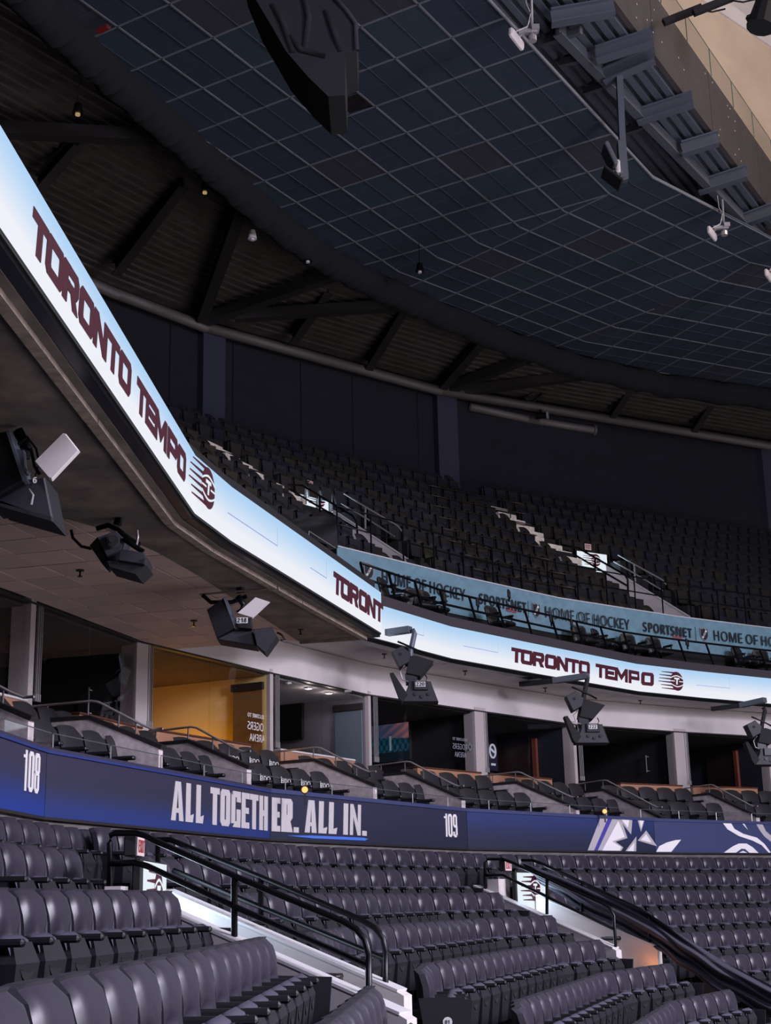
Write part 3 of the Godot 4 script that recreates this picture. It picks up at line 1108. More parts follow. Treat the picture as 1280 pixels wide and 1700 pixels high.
		# seats in two rows
		for r in 2:
			var cnt := 5
			var start := L * f0 + 0.05 if r == 0 else 0.35
			if r == 0:
				start = 0.4 if f0 < 0.2 else L * 0.98 - cnt * 0.62
			else:
				start = 0.45 if f0 < 0.2 else L * 0.98 - cnt * 0.62
			for k in cnt:
				var q := A + d * (start + 0.62 * (k + 0.5)) + n * (0.28 if r == 0 else 1.25)
				var hgt := 1.68 if r == 0 else 1.26
				if not in_view(v3(q, hgt + 0.6), 60):
					continue
				var o: Node3D = proto
				if used:
					o = proto.duplicate()
				used = true
				o.name = numbered("suite_chair")
				add_child(o)
				o.transform = Transform3D(bs * Basis.from_scale(Vector3(1.16, 1.04, 1.0)), v3(q, hgt))
				tag(o, "black box seat, %s along the %s row of %s" % [ordinal(k + 1), "back" if r == 0 else "front", lab[i]], "seat", "seats of the suites")
		if i == 2:
			for o in get_children():
				if str(o.get_meta("label", "")).contains("amber-lit box") and str(o.name).begins_with("suite_chair"):
					seat_logo(o)
	suite_things(cuts)


func seat_logo(o: Node3D):
	words(o, "printed_word", "BDO", Vector3(0.02, 0.66, 0.14), Basis(), 0.07, M.letter_white, false, 1.3)
	var mb := MB.new()
	mb.box(Vector3(-0.11, 0.66, 0.145), Vector3(0.014, 0.13, 0.004))
	mb.box(Vector3(0.0, 0.595, 0.148), Vector3(0.23, 0.012, 0.004))
	part("printed_bracket", mb, M.letter_white, o)
	o.set_meta("label", str(o.get_meta("label")).replace("black box seat", "black box seat printed BDO"))


func suite_things(cuts: Array):
	var nrm := func(i: int) -> Vector2:
		return rightof(((cuts[i + 1][0] as Vector2) - (cuts[i][0] as Vector2)).normalized())
	# televisions and pictures on the back walls
	for q in [[3, 463, 502, 1168, 1227, "large black switched-off television on the grey box wall"], [4, 620, 681, 1202, 1264, "framed television picture of a blue arena at sunset in dark box"]]:
		var i: int = q[0]
		var n: Vector2 = nrm.call(i)
		var dd := ((cuts[i + 1][0] as Vector2) - (cuts[i][0] as Vector2)).normalized()
		var B: Vector2 = (cuts[i + 1][0] as Vector2) - dd * 0.12   # on the right-hand side wall
		var A: Vector2 = B - n * 4.0
		var a := aw(q[1], (q[3] + q[4]) / 2.0, A, B)
		var b := aw(q[2], (q[3] + q[4]) / 2.0, A, B)
		var t0 := aw((q[1] + q[2]) / 2.0, q[3], A, B)
		var t1 := aw((q[1] + q[2]) / 2.0, q[4], A, B)
		var bs := face((B - A).normalized())
		var w := Vector2(b.x - a.x, b.z - a.z).length()
		var h := t0.y - t1.y
		var tv := thing("television", q[5], "television", (a + b) / 2.0)
		var mb := MB.new()
		mb.rbox(Vector3.ZERO, Vector3(w + 0.06, h + 0.06, 0.08), 0.02, bs)
		var fr := part("frame", mb, M.black, tv)
		var sc := MB.new()
		var x := bs.x * w / 2
		var y := Vector3(0, h / 2, 0)
		var z := bs.z * 0.045
		sc.quad(-x - y + z, x - y + z, x + y + z, -x + y + z)
		if i == 3:
			part("screen", sc, M.black_gloss, fr)
		else:
			var im := Image.create(96, 64, false, Image.FORMAT_RGB8)
			for yy in 64:
				for xx in 96:
					var c := Color(0.25, 0.3, 0.42).lerp(Color(0.8, 0.45, 0.45), clampf(float(xx) / 96 - 0.3 + 0.2 * sin(xx * 0.2 + yy * 0.4), 0, 1)) if yy < 22 + xx * 0.05 else Color(0.1, 0.32, 0.42) * (0.6 + 0.4 * float((xx / 7 + yy / 9) % 2))
					if yy > 48:
						c = Color(0.06, 0.12, 0.16)
					if xx > 44 and xx < 51 and yy > 20 and yy < 46:
						c = Color(0.55, 0.6, 0.65)
					im.set_pixel(xx, yy, c)
			var m := glow(Color.WHITE, 0.4)
			m.emission_operator = BaseMaterial3D.EMISSION_OP_MULTIPLY
			m.emission_texture = ImageTexture.create_from_image(im)
			part("screen", sc, m, fr)
	# doors at the back of the boxes past the pillar
	for q in [[5, 870, 881, 1208, 1290], [7, 1219, 1229, 1238, 1304]]:
		var i: int = q[0]
		var n: Vector2 = nrm.call(i)
		var dd := ((cuts[i + 1][0] as Vector2) - (cuts[i][0] as Vector2)).normalized()
		var B: Vector2 = (cuts[i + 1][0] as Vector2) - dd * 0.09
		var A: Vector2 = B - n * 4.0
		var a := aw(q[1], q[2], A, B)
		var bs := face((B - A).normalized())
		var mb := MB.new()
		mb.box(Vector3(a.x, 2.75, a.z), Vector3(0.12, 2.1, 0.08), bs)
		var dr := struct("door_%d" % (1 if i == 5 else 2), mb, mat(rgb(104, 54, 40), 0.5), "red-brown timber door post at the back of a dark box")
		var lf := MB.new()
		lf.box(Vector3(a.x, 2.7, a.z) - bs.x * 0.6, Vector3(1.0, 2.0, 0.05), bs)
		part("leaf", lf, mat(rgb(34, 20, 18), 0.5), dr)
	# silver door pulls
	for q in [[6, 1073, 1268], [1, 147, 1164]]:
		var i: int = q[0]
		var n: Vector2 = nrm.call(i)
		var dd := ((cuts[i + 1][0] as Vector2) - (cuts[i][0] as Vector2)).normalized()
		var B: Vector2 = (cuts[i + 1][0] as Vector2) - dd * 0.16
		var A: Vector2 = B - n * 4.0
		n = dd * -1.0
		var p := aw(q[1], q[2], A, B)
		var mb := MB.new()
		mb.tube([p + Vector3(0, 0.22, 0), p - Vector3(0, 0.22, 0)], 0.015, 6)
		for e in [-0.18, 0.18]:
			mb.tube([p + Vector3(0, e, 0), p + Vector3(-n.x, 0, -n.y) * 0.1 + Vector3(0, e, 0)], 0.01, 5)
		tag(part("door_pull", mb, M.steel, self), "tall silver door pull at the back of %s" % ("dark box with bare walls" if i == 6 else "dark box before amber one"), "handle")
	# welcome text on the glass, seen from behind
	for q in [[2, 427, 1207, 1.0], [4, 764, 1240, 0.85]]:
		var i: int = q[0]
		var n: Vector2 = nrm.call(i)
		var A: Vector2 = (cuts[i][0] as Vector2) - n * 0.1
		var B: Vector2 = (cuts[i + 1][0] as Vector2) - n * 0.1
		var p := aw(q[1], q[2], A, B)
		var f := face((B - A).normalized())
		var back := Basis(-f.x, f.y, f.z)
		var t := thing("glass_lettering", "white welcome lettering on the glass of %s, seen reversed from behind" % ("amber box" if i == 2 else "box beside wide pillar"), "lettering", p)
		var k: float = q[3]
		var mm: Material = M.letter_white if i == 2 else mat(rgb(120, 122, 130), 0.7)
		words(t, "word", "WELCOME TO", Vector3(0, 0.19, 0) * k, back, 0.07 * k, mm, true, 1.0)
		words(t, "word", "ROGERS", -f.x * 0.0 * k, back, 0.13 * k, mm, false, 0.95)
		words(t, "word", "ARENA", Vector3(0, -0.2, 0) * k, back, 0.12 * k, mm, false, 0.95)
		var mb := MB.new()
		var o := f.x * 0.4 * k + Vector3(0, 0.02, 0)
		for e in 4:
			var u := Vector2.from_angle(PI / 2 * e)
			var v := Vector2.from_angle(PI / 2 * (e + 1))
			mb.bar(o + f.x * u.x * 0.06 + Vector3(0, u.y * 0.08, 0), o + f.x * v.x * 0.06 + Vector3(0, v.y * 0.08, 0), 0.02, 0.02, f.z)
		part("ring_mark", mb, mm, t)
	# white emblem on a screen behind the wide pillar
	var n5: Vector2 = nrm.call(5)
	var A5: Vector2 = (cuts[5][0] as Vector2) - n5 * 2.0
	var B5: Vector2 = (cuts[6][0] as Vector2) - n5 * 2.0
	var pe := aw(818, 1247, A5, B5)
	var f5 := face((B5 - A5).normalized())
	var em := thing("screen_panel", "dark purple screen with a white round emblem behind the wide pillar", "screen", pe)
	var mb5 := MB.new()
	mb5.rbox(Vector3.ZERO - f5.z * 0.06, Vector3(0.5, 0.95, 0.05), 0.01, f5)
	part("panel", mb5, mat(rgb(30, 26, 44), 0.4), em)
	var ringm := MB.new()
	for e in 14:
		var u := Vector2.from_angle(TAU * e / 14)
		var v := Vector2.from_angle(TAU * (e + 1) / 14)
		ringm.bar(f5.x * u.x * 0.12 + Vector3(0, u.y * 0.16, 0), f5.x * v.x * 0.12 + Vector3(0, v.y * 0.16, 0), 0.04, 0.02, f5.z)
	ringm.bar(f5.x * -0.08 + Vector3(0, 0.05, 0), f5.x * 0.08 + Vector3(0, -0.03, 0), 0.05, 0.02, f5.z)
	ringm.bar(f5.x * -0.07 + Vector3(0, -0.32, 0), f5.x * 0.09 + Vector3(0, -0.32, 0), 0.05, 0.02, f5.z)
	part("emblem", ringm, glow(Color(0.9, 0.9, 1.0), 0.5), em)
	# downlights in the grey box
	for q in [[512, 1142], [546, 1150], [478, 1134], [578, 1147]]:
		var p := ah(q[0], q[1], 3.99)
		var dl := thing("downlight", "small %s downlight in ceiling of grey box, %s" % ["lit" if q[0] in [512, 546] else "unlit", {512: "nearer the television", 546: "nearer the mullion", 478: "by the left panes", 578: "at the far corner"}[int(q[0])]], "lamp", p)
		var rm := MB.new()
		rm.disc(Vector3(0, -0.02, 0), Vector3.UP, 0.07, 0.03, 12)
		part("trim_ring", rm, M.white_cap, dl)
		var lm := MB.new()
		lm.disc(Vector3(0, -0.03, 0), Vector3.UP, 0.045, 0.012, 10)
		part("bulb", lm, glow(Color(1, 0.8, 0.75), 1.2) if q[0] in [512, 546] else M.steel, dl)
		if q[0] in [512, 546]:
			var li := OmniLight3D.new()
			li.name = "bulb_light"
			li.light_color = Color(1, 0.92, 0.9)
			li.light_energy = 0.12
			li.light_size = 0.04
			li.omni_range = 20
			li.shadow_enabled = true
			li.position = Vector3(0, -0.06, 0)
			dl.add_child(li)
	# amber lamp standing low against the wall of the amber box
	var n2: Vector2 = nrm.call(2)
	var pl: Vector2 = (cuts[3][0] as Vector2) - n2 * 1.55 - ((cuts[3][0] as Vector2) - (cuts[2][0] as Vector2)).normalized() * 0.42
	var lamp := thing("uplight_lamp", "amber uplight on the floor by the wall of the amber box", "lamp", v3(pl, 1.68))
	var bd := MB.new()
	bd.disc(Vector3.ZERO, Vector3.UP, 0.12, 0.35, 14, 0.16)
	part("lamp_body", bd, M.black, lamp)
	var bu := MB.new()
	bu.disc(Vector3(0, 0.36, 0), Vector3.UP, 0.1, 0.04, 12)
	part("lamp_bulb", bu, glow(Color(1.0, 0.6, 0.12), 2.0), lamp)
	var ol := OmniLight3D.new()
	ol.name = "lamp_light"
	ol.light_color = Color(1.0, 0.7, 0.15)
	ol.light_energy = 0.95
	ol.light_size = 0.1
	ol.omni_range = 20
	ol.shadow_enabled = true
	ol.position = Vector3(0, 0.6, 0)
	lamp.add_child(ol)
	# small amber step lights
	for q in [[506, 1311, -21.0, "below the grey box"], [1004, 1347, -29.6, "below the box with silver pull"]]:
		var p := az(q[0], q[1], q[2])
		var sl := thing("step_light", "small glowing amber step light %s" % q[3], "lamp", p)
		var hb := MB.new()
		hb.disc(Vector3(0, 0, -0.03), Vector3(0, 0, 1), 0.06, 0.03, 12)
		hb.box(Vector3(0, -0.12, -0.02), Vector3(0.03, 0.2, 0.03))
		part("housing", hb, M.black_cap, sl)
		var gb := MB.new()
		gb.disc(Vector3(0, 0, 0), Vector3(0, 0, 1), 0.045, 0.02, 12, 0.03)
		part("lamp_glass", gb, glow(Color(1.0, 0.6, 0.3), 2.5), sl)


# ---------------------------------------------------------------- undersides of the upper level
func soffits():
	var inner := PackedVector2Array([Vector2(-7, -12.6), Vector2(-3.98, -14.25), Vector2(-3.41, -14.78), Vector2(-3.07, -15.32), Vector2(-2.7, -16.34), Vector2(-2.37, -17.65), Vector2(-1.4, -22.5)])
	var poly := offset(LEDN, -0.14)
	poly[poly.size() - 1] = Vector2(-0.26, -22.1)
	var rev := inner.duplicate()
	rev.reverse()
	poly.append_array(rev)
	poly.append(Vector2(-7, -3))
	var mb := MB.new()
	mb.prism(poly, 4.05, 4.7)
	struct("ceiling_slab", mb, M.soffit, "stained bare concrete underside of the upper level")
	# brown nosing under the slab's edge, in lengths with open joints
	var nose := shell("trim_nosing", "brown concrete nosing along the edge of the slab")
	var L := offset(LEDN, -0.22)
	for i in L.size() - 1:
		var l := L[i].distance_to(L[i + 1])
		var n := maxi(1, int(round(l / 3.4)))
		for k in n:
			var a := L[i].lerp(L[i + 1], float(k) / n + 0.002)
			var b := L[i].lerp(L[i + 1], float(k + 1) / n - 0.002)
			if i == L.size() - 2 and k == n - 1:
				b = Vector2(-0.34, -22.1)
			var q := MB.new()
			strip(q, PackedVector2Array([a, b]), 4.0, 4.07, 0.1)
			part("nosing_length", q, M.edge, nose)
	var en := MB.new()
	en.bar(Vector3(-0.34, 4.03, -22.14), Vector3(-1.4, 4.05, -22.5), 0.05, 0.06)
	part("end_nosing", en, M.edge, nose)
	# tiled part, each tile a piece
	var tiles := shell("ceiling_tiles", "suspended ceiling of pale square tiles before the suites")
	var area := PackedVector2Array(inner.slice(1))
	area.append(Vector2(-1.62, -22.35))
	area.append(Vector2(-3.62, -22.98))
	area.append(Vector2(-4.92, -18.3))
	area.append(Vector2(-5.9, -15.4))
	area.append(Vector2(-6.9, -12.6))
	var bk := MB.new()
	bk.prism(area, 4.066, 4.2)
	part("grid_backing", bk, M.tilegap, tiles)
	var d := Vector2(0.262, -0.965)
	var n2 := rightof(d)
	var o := Vector2(-4.45, -18.3)
	for i in range(-12, 10):
		for j in range(-6, 8):
			var c := o + d * 0.62 * i + n2 * 0.62 * j
			var u := 0.299
			var sq := PackedVector2Array([c, c + d * u * 2, c + d * u * 2 + n2 * u * 2, c + n2 * u * 2])
			for r in Geometry2D.intersect_polygons(sq, area):
				if r.size() > 2:
					var t := MB.new()
					t.prism(r, 4.058 + 0.001 * ((i * 7 + j * 3) % 3), 4.075)
					part("ceiling_tile", t, M.tile[(i * 5 + j * 11) & 1], tiles)
	# the higher ceiling beyond
	var far := span(SUITE, arc_of(SUITE, Vector2(-3.75, -22.6)), arc_of(SUITE, Vector2(14, -40.5)))
	var fp := far.duplicate()
	var lf := offset(LEDF, -0.15)
	lf.reverse()
	fp.append_array(lf)
	fp.append_array(PackedVector2Array([Vector2(-0.75, -25.4), Vector2(-0.5, -22.3), Vector2(-1.6, -22.4)]))
	mb = MB.new()
	mb.prism(fp, 4.68, 4.95)
	struct("ceiling_far", mb, M.white_wall, "plain pale ceiling between bulkhead and far ribbon screen")
	for q in [[872, 1155], [772, 1115], [905, 1143], [1063, 1164], [638, 1087]]:
		var p := ah(q[0], q[1], 4.66)
		sprinkler(p, "small dark sprinkler head under pale far ceiling, %s" % {872: "left of the hanging arm tip", 772: "between the two hanging clusters", 905: "behind the hanging arm", 1063: "near the round emblem", 638: "left of the first hanging arm"}[int(q[0])])
	for q in [[133, 948, "before the dark suite"], [322, 1032, "below the cluster with white panel"], [499, 1046, "on bare concrete near the slab end"]]:
		sprinkler(ah(q[0], q[1], 4.04), "small dark sprinkler head %s" % q[2])


func sprinkler(p: Vector3, label: String):
	var t := thing("sprinkler_head", label, "sprinkler", p)
	var mb := MB.new()
	mb.disc(Vector3(0, 0.0, 0), Vector3.UP, 0.05, 0.02, 10)
	part("escutcheon", mb, M.black_cap, t)
	mb = MB.new()
	mb.disc(Vector3(0, -0.06, 0), Vector3.UP, 0.012, 0.06, 6)
	mb.disc(Vector3(0, -0.075, 0), Vector3.UP, 0.03, 0.012, 8)
	part("deflector", mb, M.black_metal, t)


# ---------------------------------------------------------------- LED ribbons
func ribbon_screens():
	var pic := screen_look(rgb(176, 212, 246), rgb(240, 242, 250), 0.95)
	var word := [["T", 0.0, 0.38], ["O", 0.35, 0.44], ["R", 0.79, 0.42], ["O", 1.24, 0.44], ["N", 1.69, 0.43], ["T", 2.13, 0.42], ["O", 2.55, 0.44], ["T", 3.23, 0.4], ["E", 3.62, 0.41], ["M", 4.03, 0.55], ["P", 4.62, 0.5], ["O", 5.14, 0.44]]
	for r in 2:
		var P := LEDN if r == 0 else LEDF
		var h0 := 4.12 if r == 0 else 4.76
		var s0 := arc_of(P, Vector2(-2.36, -8.15)) if r == 0 else arc_of(P, Vector2(-0.3, -26.1))
		var t := thing("ribbon_screen", "glowing white ribbon screen overhead on the near slab edge" if r == 0 else "glowing white ribbon screen curving along the far upper deck edge", "screen")
		for i in P.size() - 1:
			var mb := MB.new()
			var seg := PackedVector2Array([P[i], P[i + 1]])
			strip(mb, seg, h0, h0 + 0.655)
			part("screen_face", mb, pic, t)
			var cs := MB.new()
			var a := (P[i + 1] - P[i]).normalized()
			strip(cs, PackedVector2Array([P[i] - rightof(a) * 0.012, P[i + 1] - rightof(a) * 0.012]), h0 - 0.02, h0 + 0.67, 0.16)
			part("casing", cs, M.black, t)
			var un := MB.new()
			strip(un, PackedVector2Array([P[i] - rightof(a) * 0.03, P[i + 1] - rightof(a) * 0.03]), h0 - (0.06 if r == 0 else 0.09), h0 - 0.02, 0.24)
			part("under_channel", un, M.black_gloss, t)
			# the light it throws
			var m := (P[i] + P[i + 1]) / 2
			var al := AreaLight3D.new()
			al.name = "screen_light"
			al.area_size = Vector2(P[i].distance_to(P[i + 1]), 0.6)
			al.light_energy = 0.12 * P[i].distance_to(P[i + 1])
			al.light_color = Color(0.85, 0.92, 1.0)
			al.shadow_enabled = true
			t.add_child(al, true)
			var at := v3(m, h0 + 0.33) + v3(rightof(a), 0) * 0.05
			al.look_at_from_position(at, at + v3(rightof(a), 0))
		var at2 := func(s: float, h: float) -> Transform3D:
			var g := walk(P, s0 + s)
			var b := face(g[1])
			return Transform3D(b, v3(g[0], h) + b.z * 0.004)
		var starts := [[0.58, 12], [11.88, 6]] if r == 0 else [[5.05, 12]]
		for st in starts:
			for k in st[1]:
				var g: Array = word[k]
				letter(t, g[0], at2.call(st[0] + g[1], h0 + 0.155), g[2], 0.32, 0.36, 0.26, 0.16, 0.12, M.maroon, "screen_letter")
			if st[1] == 12:
				var e0: Transform3D = at2.call(st[0] + 6.43 - 0.3, h0 + 0.34)
				var e1: Transform3D = at2.call(st[0] + 6.43 + 0.3, h0 + 0.34)
				var f := face(Vector2(e1.origin.x - e0.origin.x, e1.origin.z - e0.origin.z).normalized())
				emblem_ball(t, Transform3D(f, (e0.origin + e1.origin) / 2 + f.z * 0.06 if r == 0 else (e0.origin + e1.origin) / 2))
		# faint outlined boxes in the picture
		var faint := glow(rgb(170, 180, 236), 0.8)
		for s in ([[7.9, 9.6], [10.9, 11.6], [-1.2, -0.4]] if r == 0 else [[0.9, 1.9], [3.4, 4.6], [12.2, 13.4]]):
			var bx := MB.new()
			var q0: Transform3D = at2.call(s[0], h0 + 0.3)
			var q1: Transform3D = at2.call(s[1], h0 + 0.3)
			bx.bar(q0.origin, q1.origin, 0.004, 0.012, Vector3.UP)
			bx.bar(q1.origin, q1.origin + Vector3(0, 0.25, 0), 0.012, 0.003)
			part("screen_outline", bx, faint, t)


func emblem_ball(t: Node3D, c: Transform3D):
	var n := 20
	var mb := MB.new()
	var poly := PackedVector2Array()
	for i in n:
		poly.append(Vector2.from_angle(TAU * i / n) * 0.235 * Vector2(0.98, 1.0))
	mb.plate(poly, c, 0.004)
	part("emblem_ball", mb, M.maroon, t)
	mb = MB.new()
	for i in 6:
		var y := 0.2 - 0.08 * i
		var x1 := -sqrt(maxf(0.0, 0.0552 - y * y)) + 0.05
		var x0 := -0.66 + 0.05 * absf(i - 2.5) - 0.03 * (i % 2)
		mb.plate(PackedVector2Array([Vector2(x0, y - 0.007), Vector2(x1, y - 0.02), Vector2(x1, y + 0.02), Vector2(x0, y + 0.007)]), c, 0.004)
	part("speed_line", mb, M.maroon, t)
	var w := MB.new()
	for s in [1.0, -1.0]:
		var prev := Vector2.ZERO
		for i in 11:
			var a := lerpf(-1.0, 1.0, i / 10.0)
			var p := Vector2(a * 0.225, s * (0.135 - 0.11 * pow(absf(a), 1.6) * signf(1.0) * 0.6))
			if i > 0:
				w.plate(PackedVector2Array([prev + Vector2(0, -0.012), p + Vector2(0, -0.012), p + Vector2(0, 0.012), prev + Vector2(0, 0.012)]), Transform3D(c.basis, c.origin + c.basis.z * 0.004), 0.003)
			prev = p
	var f := Transform3D(c.basis, c.origin + c.basis.z * 0.004)
	w.plate(PackedVector2Array([Vector2(-0.09, 0.045), Vector2(0.09, 0.045), Vector2(0.09, 0.085), Vector2(-0.09, 0.085)]), f, 0.003)
	w.plate(PackedVector2Array([Vector2(-0.035, -0.08), Vector2(0.01, -0.08), Vector2(0.03, 0.046), Vector2(-0.015, 0.046)]), f, 0.003)
	w.plate(PackedVector2Array([Vector2(-0.23, -0.012), Vector2(-0.08, -0.012), Vector2(-0.08, 0.008), Vector2(-0.23, 0.008)]), f, 0.003)
	w.plate(PackedVector2Array([Vector2(0.08, -0.012), Vector2(0.23, -0.012), Vector2(0.23, 0.008), Vector2(0.08, 0.008)]), f, 0.003)
	part("emblem_white", w, M.screen_white, t)


# ---------------------------------------------------------------- upper deck
const UROW := 0.8
const URISE := 0.59
var upits := [
	PackedVector2Array([Vector2(5.0, -40.55), Vector2(7.95, -37.2), Vector2(8.95, -38.5), Vector2(6.6, -41.5), Vector2(5.5, -40.9)]),
	PackedVector2Array([Vector2(-2.6, -33.1), Vector2(0.15, -31.7), Vector2(1.0, -32.6), Vector2(-1.2, -35.25), Vector2(-2.2, -34.2)])]


func utop(k: float) -> float:
	return 7.5 + URISE * (k - 1)


func upper_deck():
	# edge beam above the far ribbon, loge floor, parapet
	var e := MB.new()
	strip(e, offset(LEDF, -0.02), 5.42, 5.62, 0.3)
	deck(e, offset(LEDF, -0.3), 5.5, offset(LEDF, -2.6), 5.5, 0.2)
	struct("floor_loge", e, mat(rgb(48, 42, 48), 0.8), "dark edge beam and floor of the loge row above the far ribbon screen")
	var e2 := MB.new()
	strip(e2, offset(LEDN, -0.1), 4.8, 4.95, 0.3)
	e2.prism(PackedVector2Array([Vector2(-2.8, -3), Vector2(-2.56, -8.15), Vector2(-2.26, -14.93), Vector2(-2.0, -16.2), Vector2(-0.4, -22.1), Vector2(-0.7, -25.7), Vector2(-1.6, -26.6), Vector2(-6, -14), Vector2(-7, -3)]), 4.72, 4.9)
	struct("floor_upper_front", e2, M.upper_terrace, "dark front floor of the upper level over the near ribbon screen")
	var terr := shell("floor_upper", "dark steep terraces of the upper deck")
	for k in range(1, 11):
		var A := offset(UPPER, -(0.62 + UROW * (k - 1) - 0.75))
		var B := offset(UPPER, -(0.62 + UROW * k - 0.75))
		if k == 1:
			A = offset(UPPER, -0.04)
		if k == 10:
			B = offset(UPPER, -(0.62 + UROW * k + 1.2))
		var mb := MB.new()
		for i in A.size() - 1:
			var left := [PackedVector2Array([A[i], A[i + 1], B[i + 1], B[i]])]
			for pit in upits:
				var nxt := []
				for l in left:
					nxt.append_array(Geometry2D.clip_polygons(l, pit) if k <= 6 else [l])
				left = nxt
			for l in left:
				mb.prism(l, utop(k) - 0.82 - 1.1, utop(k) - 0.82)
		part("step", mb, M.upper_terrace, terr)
	var back := MB.new()
	strip(back, WALL, 11.0, 16.6, 0.3)
	struct("wall_back", back, M.drape, "dark blue-black drape covering the back wall of the upper deck")
	# drape joints and columns of the back wall
	for q in [[348, -5.05, -39.02], [740, 1.95, -44.75], [1275, 14.2, -51.35]]:
		var g := walk(WALL, arc_of(WALL, Vector2(q[1], q[2])))
		var mb := MB.new()
		mb.box(v3(g[0], 14.2) + face(g[1]).z * 0.12, Vector3(0.75, 4.4, 0.4), face(g[1]))
		struct("trim_column", mb, mat(rgb(40, 42, 56), 0.9, 0, null), "dark draped column on the back wall")
	var folds := shell("wall_folds", "shallow hanging folds of the back wall drape")
	for i in 12:
		var g := walk(WALL, 8.0 + i * 2.3 + rng.randf() * 1.4)
		var mb := MB.new()
		mb.tube([v3(g[0], 12.9) + face(g[1]).z * 0.01, v3(g[0], 16.1) + face(g[1]).z * 0.02], 0.02 + 0.02 * rng.randf(), 6)
		part("fold", mb, M.drape, folds)


func make_upper_seat(m: Material) -> Node3D:
	var o := Node3D.new()
	var b := MB.new(true)
	var P := []
	for j in 5:
		var t := j / 4.0
		var row := []
		for i in 5:
			var u := i / 2.0 - 1.0
			var half := 0.2 * (1.0 if t < 0.9 else 0.8)
			row.append(Vector3(u * half, 0.38 + 0.44 * t - 0.02 * u * u, 0.13 - 0.12 * t - 0.025 * u * u - (0.05 if j == 4 else 0.0)))
		P.append(row)
	for j in 4:
		for i in 4:
			b.quad(P[j][i], P[j][i + 1], P[j + 1][i + 1], P[j + 1][i])
	put("backrest", b.done(), m, o)
	var s := MB.new()
	s.hexa([Vector3(-0.15, 0.2, 0.26), Vector3(0.15, 0.2, 0.26), Vector3(0.15, 0.2, 0.2), Vector3(-0.15, 0.2, 0.2), Vector3(-0.19, 0.56, 0.24), Vector3(0.19, 0.56, 0.24), Vector3(0.19, 0.56, 0.15), Vector3(-0.19, 0.56, 0.15)])
	put("seat_pan", s.done(), m, o)
	var a := MB.new()
	a.box(Vector3(-0.23, 0.29, 0.12), Vector3(0.03, 0.58, 0.18))
	a.box(Vector3(-0.23, 0.57, 0.18), Vector3(0.05, 0.03, 0.28))
	put("armrest", a.done(), M.upper_base, o)
	return o


func upper_seats():
	var protos := [make_upper_seat(M.upper_seat[0]), make_upper_seat(M.upper_seat[1]), make_upper_seat(M.upper_seat[2])]
	var used := [false, false, false]
	var all := []
	# stairs up from the stairwells leave a gap in every row
	for k in range(1, 11):
		var P := offset(UPPER, -(0.7 + UROW * (k - 1)))
		var s := 0.2
		var cnt := {"left": 0, "middle": 0, "right": 0}
		for i in P.size() - 1:
			var l := P[i].distance_to(P[i + 1])
			var d := (P[i + 1] - P[i]) / l
			var x := s
			while x < l:
				var p := P[i] + d * x
				x += 0.48
				var skip := false
				if k <= 6:
					for pit in upits:
						for e in [Vector2.ZERO, d * 0.3, -d * 0.3]:
							if Geometry2D.is_point_in_polygon(p + e, pit):
								skip = true
				# gangways beside each stairwell, up to the back
				var ga := side(p, Vector2(5.3, -39.75), Vector2(3.3, -42.1))
				var gb := side(p, Vector2(-2.15, -32.9), Vector2(-4.45, -34.05))
				if k >= 4 and (absf(ga) < 0.5 or (absf(gb) < 0.5 and p.x < 0)):
					skip = true
				if skip or not in_view(v3(p, utop(k) - 0.2), 12.0):
					continue
				var b := "left" if gb < 0.0 and p.x < 0 else "middle" if ga < 0.0 and p.x < 6.6 else "right"
				# hidden below the near ribbon screen: not needed
				var c := cam_basis.inverse() * v3(p, utop(k))
				var py := 850 + F * c.y / c.z
				var px := 640 - F * c.x / c.z
				if px < 620 and py > 700 + (px - 300) * 0.87 + 20:
					continue
				cnt[b] += 1
				all.append([v3(p, utop(k)).length(), rng.randi() % 3, Transform3D(face(d), v3(p, utop(k) - 0.82)), ordinal(cnt[b]), ordinal(k), b])
			s = x - l
	all.sort_custom(func(x, y): return x[0] < y[0])
	for n in mini(300, all.size()):
		var e: Array = all[n]
		var v: int = e[1]
		var o: Node3D = protos[v]
		if used[v]:
			o = o.duplicate()
		used[v] = true
		o.name = numbered("upper_deck_chair")
		add_child(o)
		o.transform = e[2]
		var where: String = {"left": "left of the first gangway", "middle": "between the two gangways", "right": "right of the second gangway"}[e[5]]
		tag(o, "dark plastic seat, %s in %s row above teal banner, %s" % [e[3], e[4], where], "seat", "dark seats of the upper deck")
	# the farthest rows, past three hundred
	if all.size() > 300:
		var st := SurfaceTool.new()
		for c in protos[0].get_children():
			st.append_from(c.mesh, 0, Transform3D())
		var mm := MultiMesh.new()
		mm.transform_format = MultiMesh.TRANSFORM_3D
		mm.mesh = st.commit()
		mm.instance_count = all.size() - 300
		for n in all.size() - 300:
			mm.set_instance_transform(n, all[300 + n][2])
		var mi := MultiMeshInstance3D.new()
		mi.name = "upper_deck_chairs_beyond"
		mi.multimesh = mm
		mi.material_override = M.upper_seat[0]
		add_child(mi)
		mi.set_meta("kind", "stuff")
		mi.set_meta("label", "remaining dark seats in the farthest rows of the upper deck")


func rail(called: String, label: String, lines: Array, posts: Array, m: Material, r := 0.022) -> Node3D:
	var t := thing(called, label, "railing")
	for l in lines:
		var mb := MB.new()
		mb.tube(l, r, 8)
		part("rail", mb, m, t)
	for p in posts:
		var mb := MB.new()
		mb.tube(p, r, 8)
		part("post", mb, m, t)
	return t


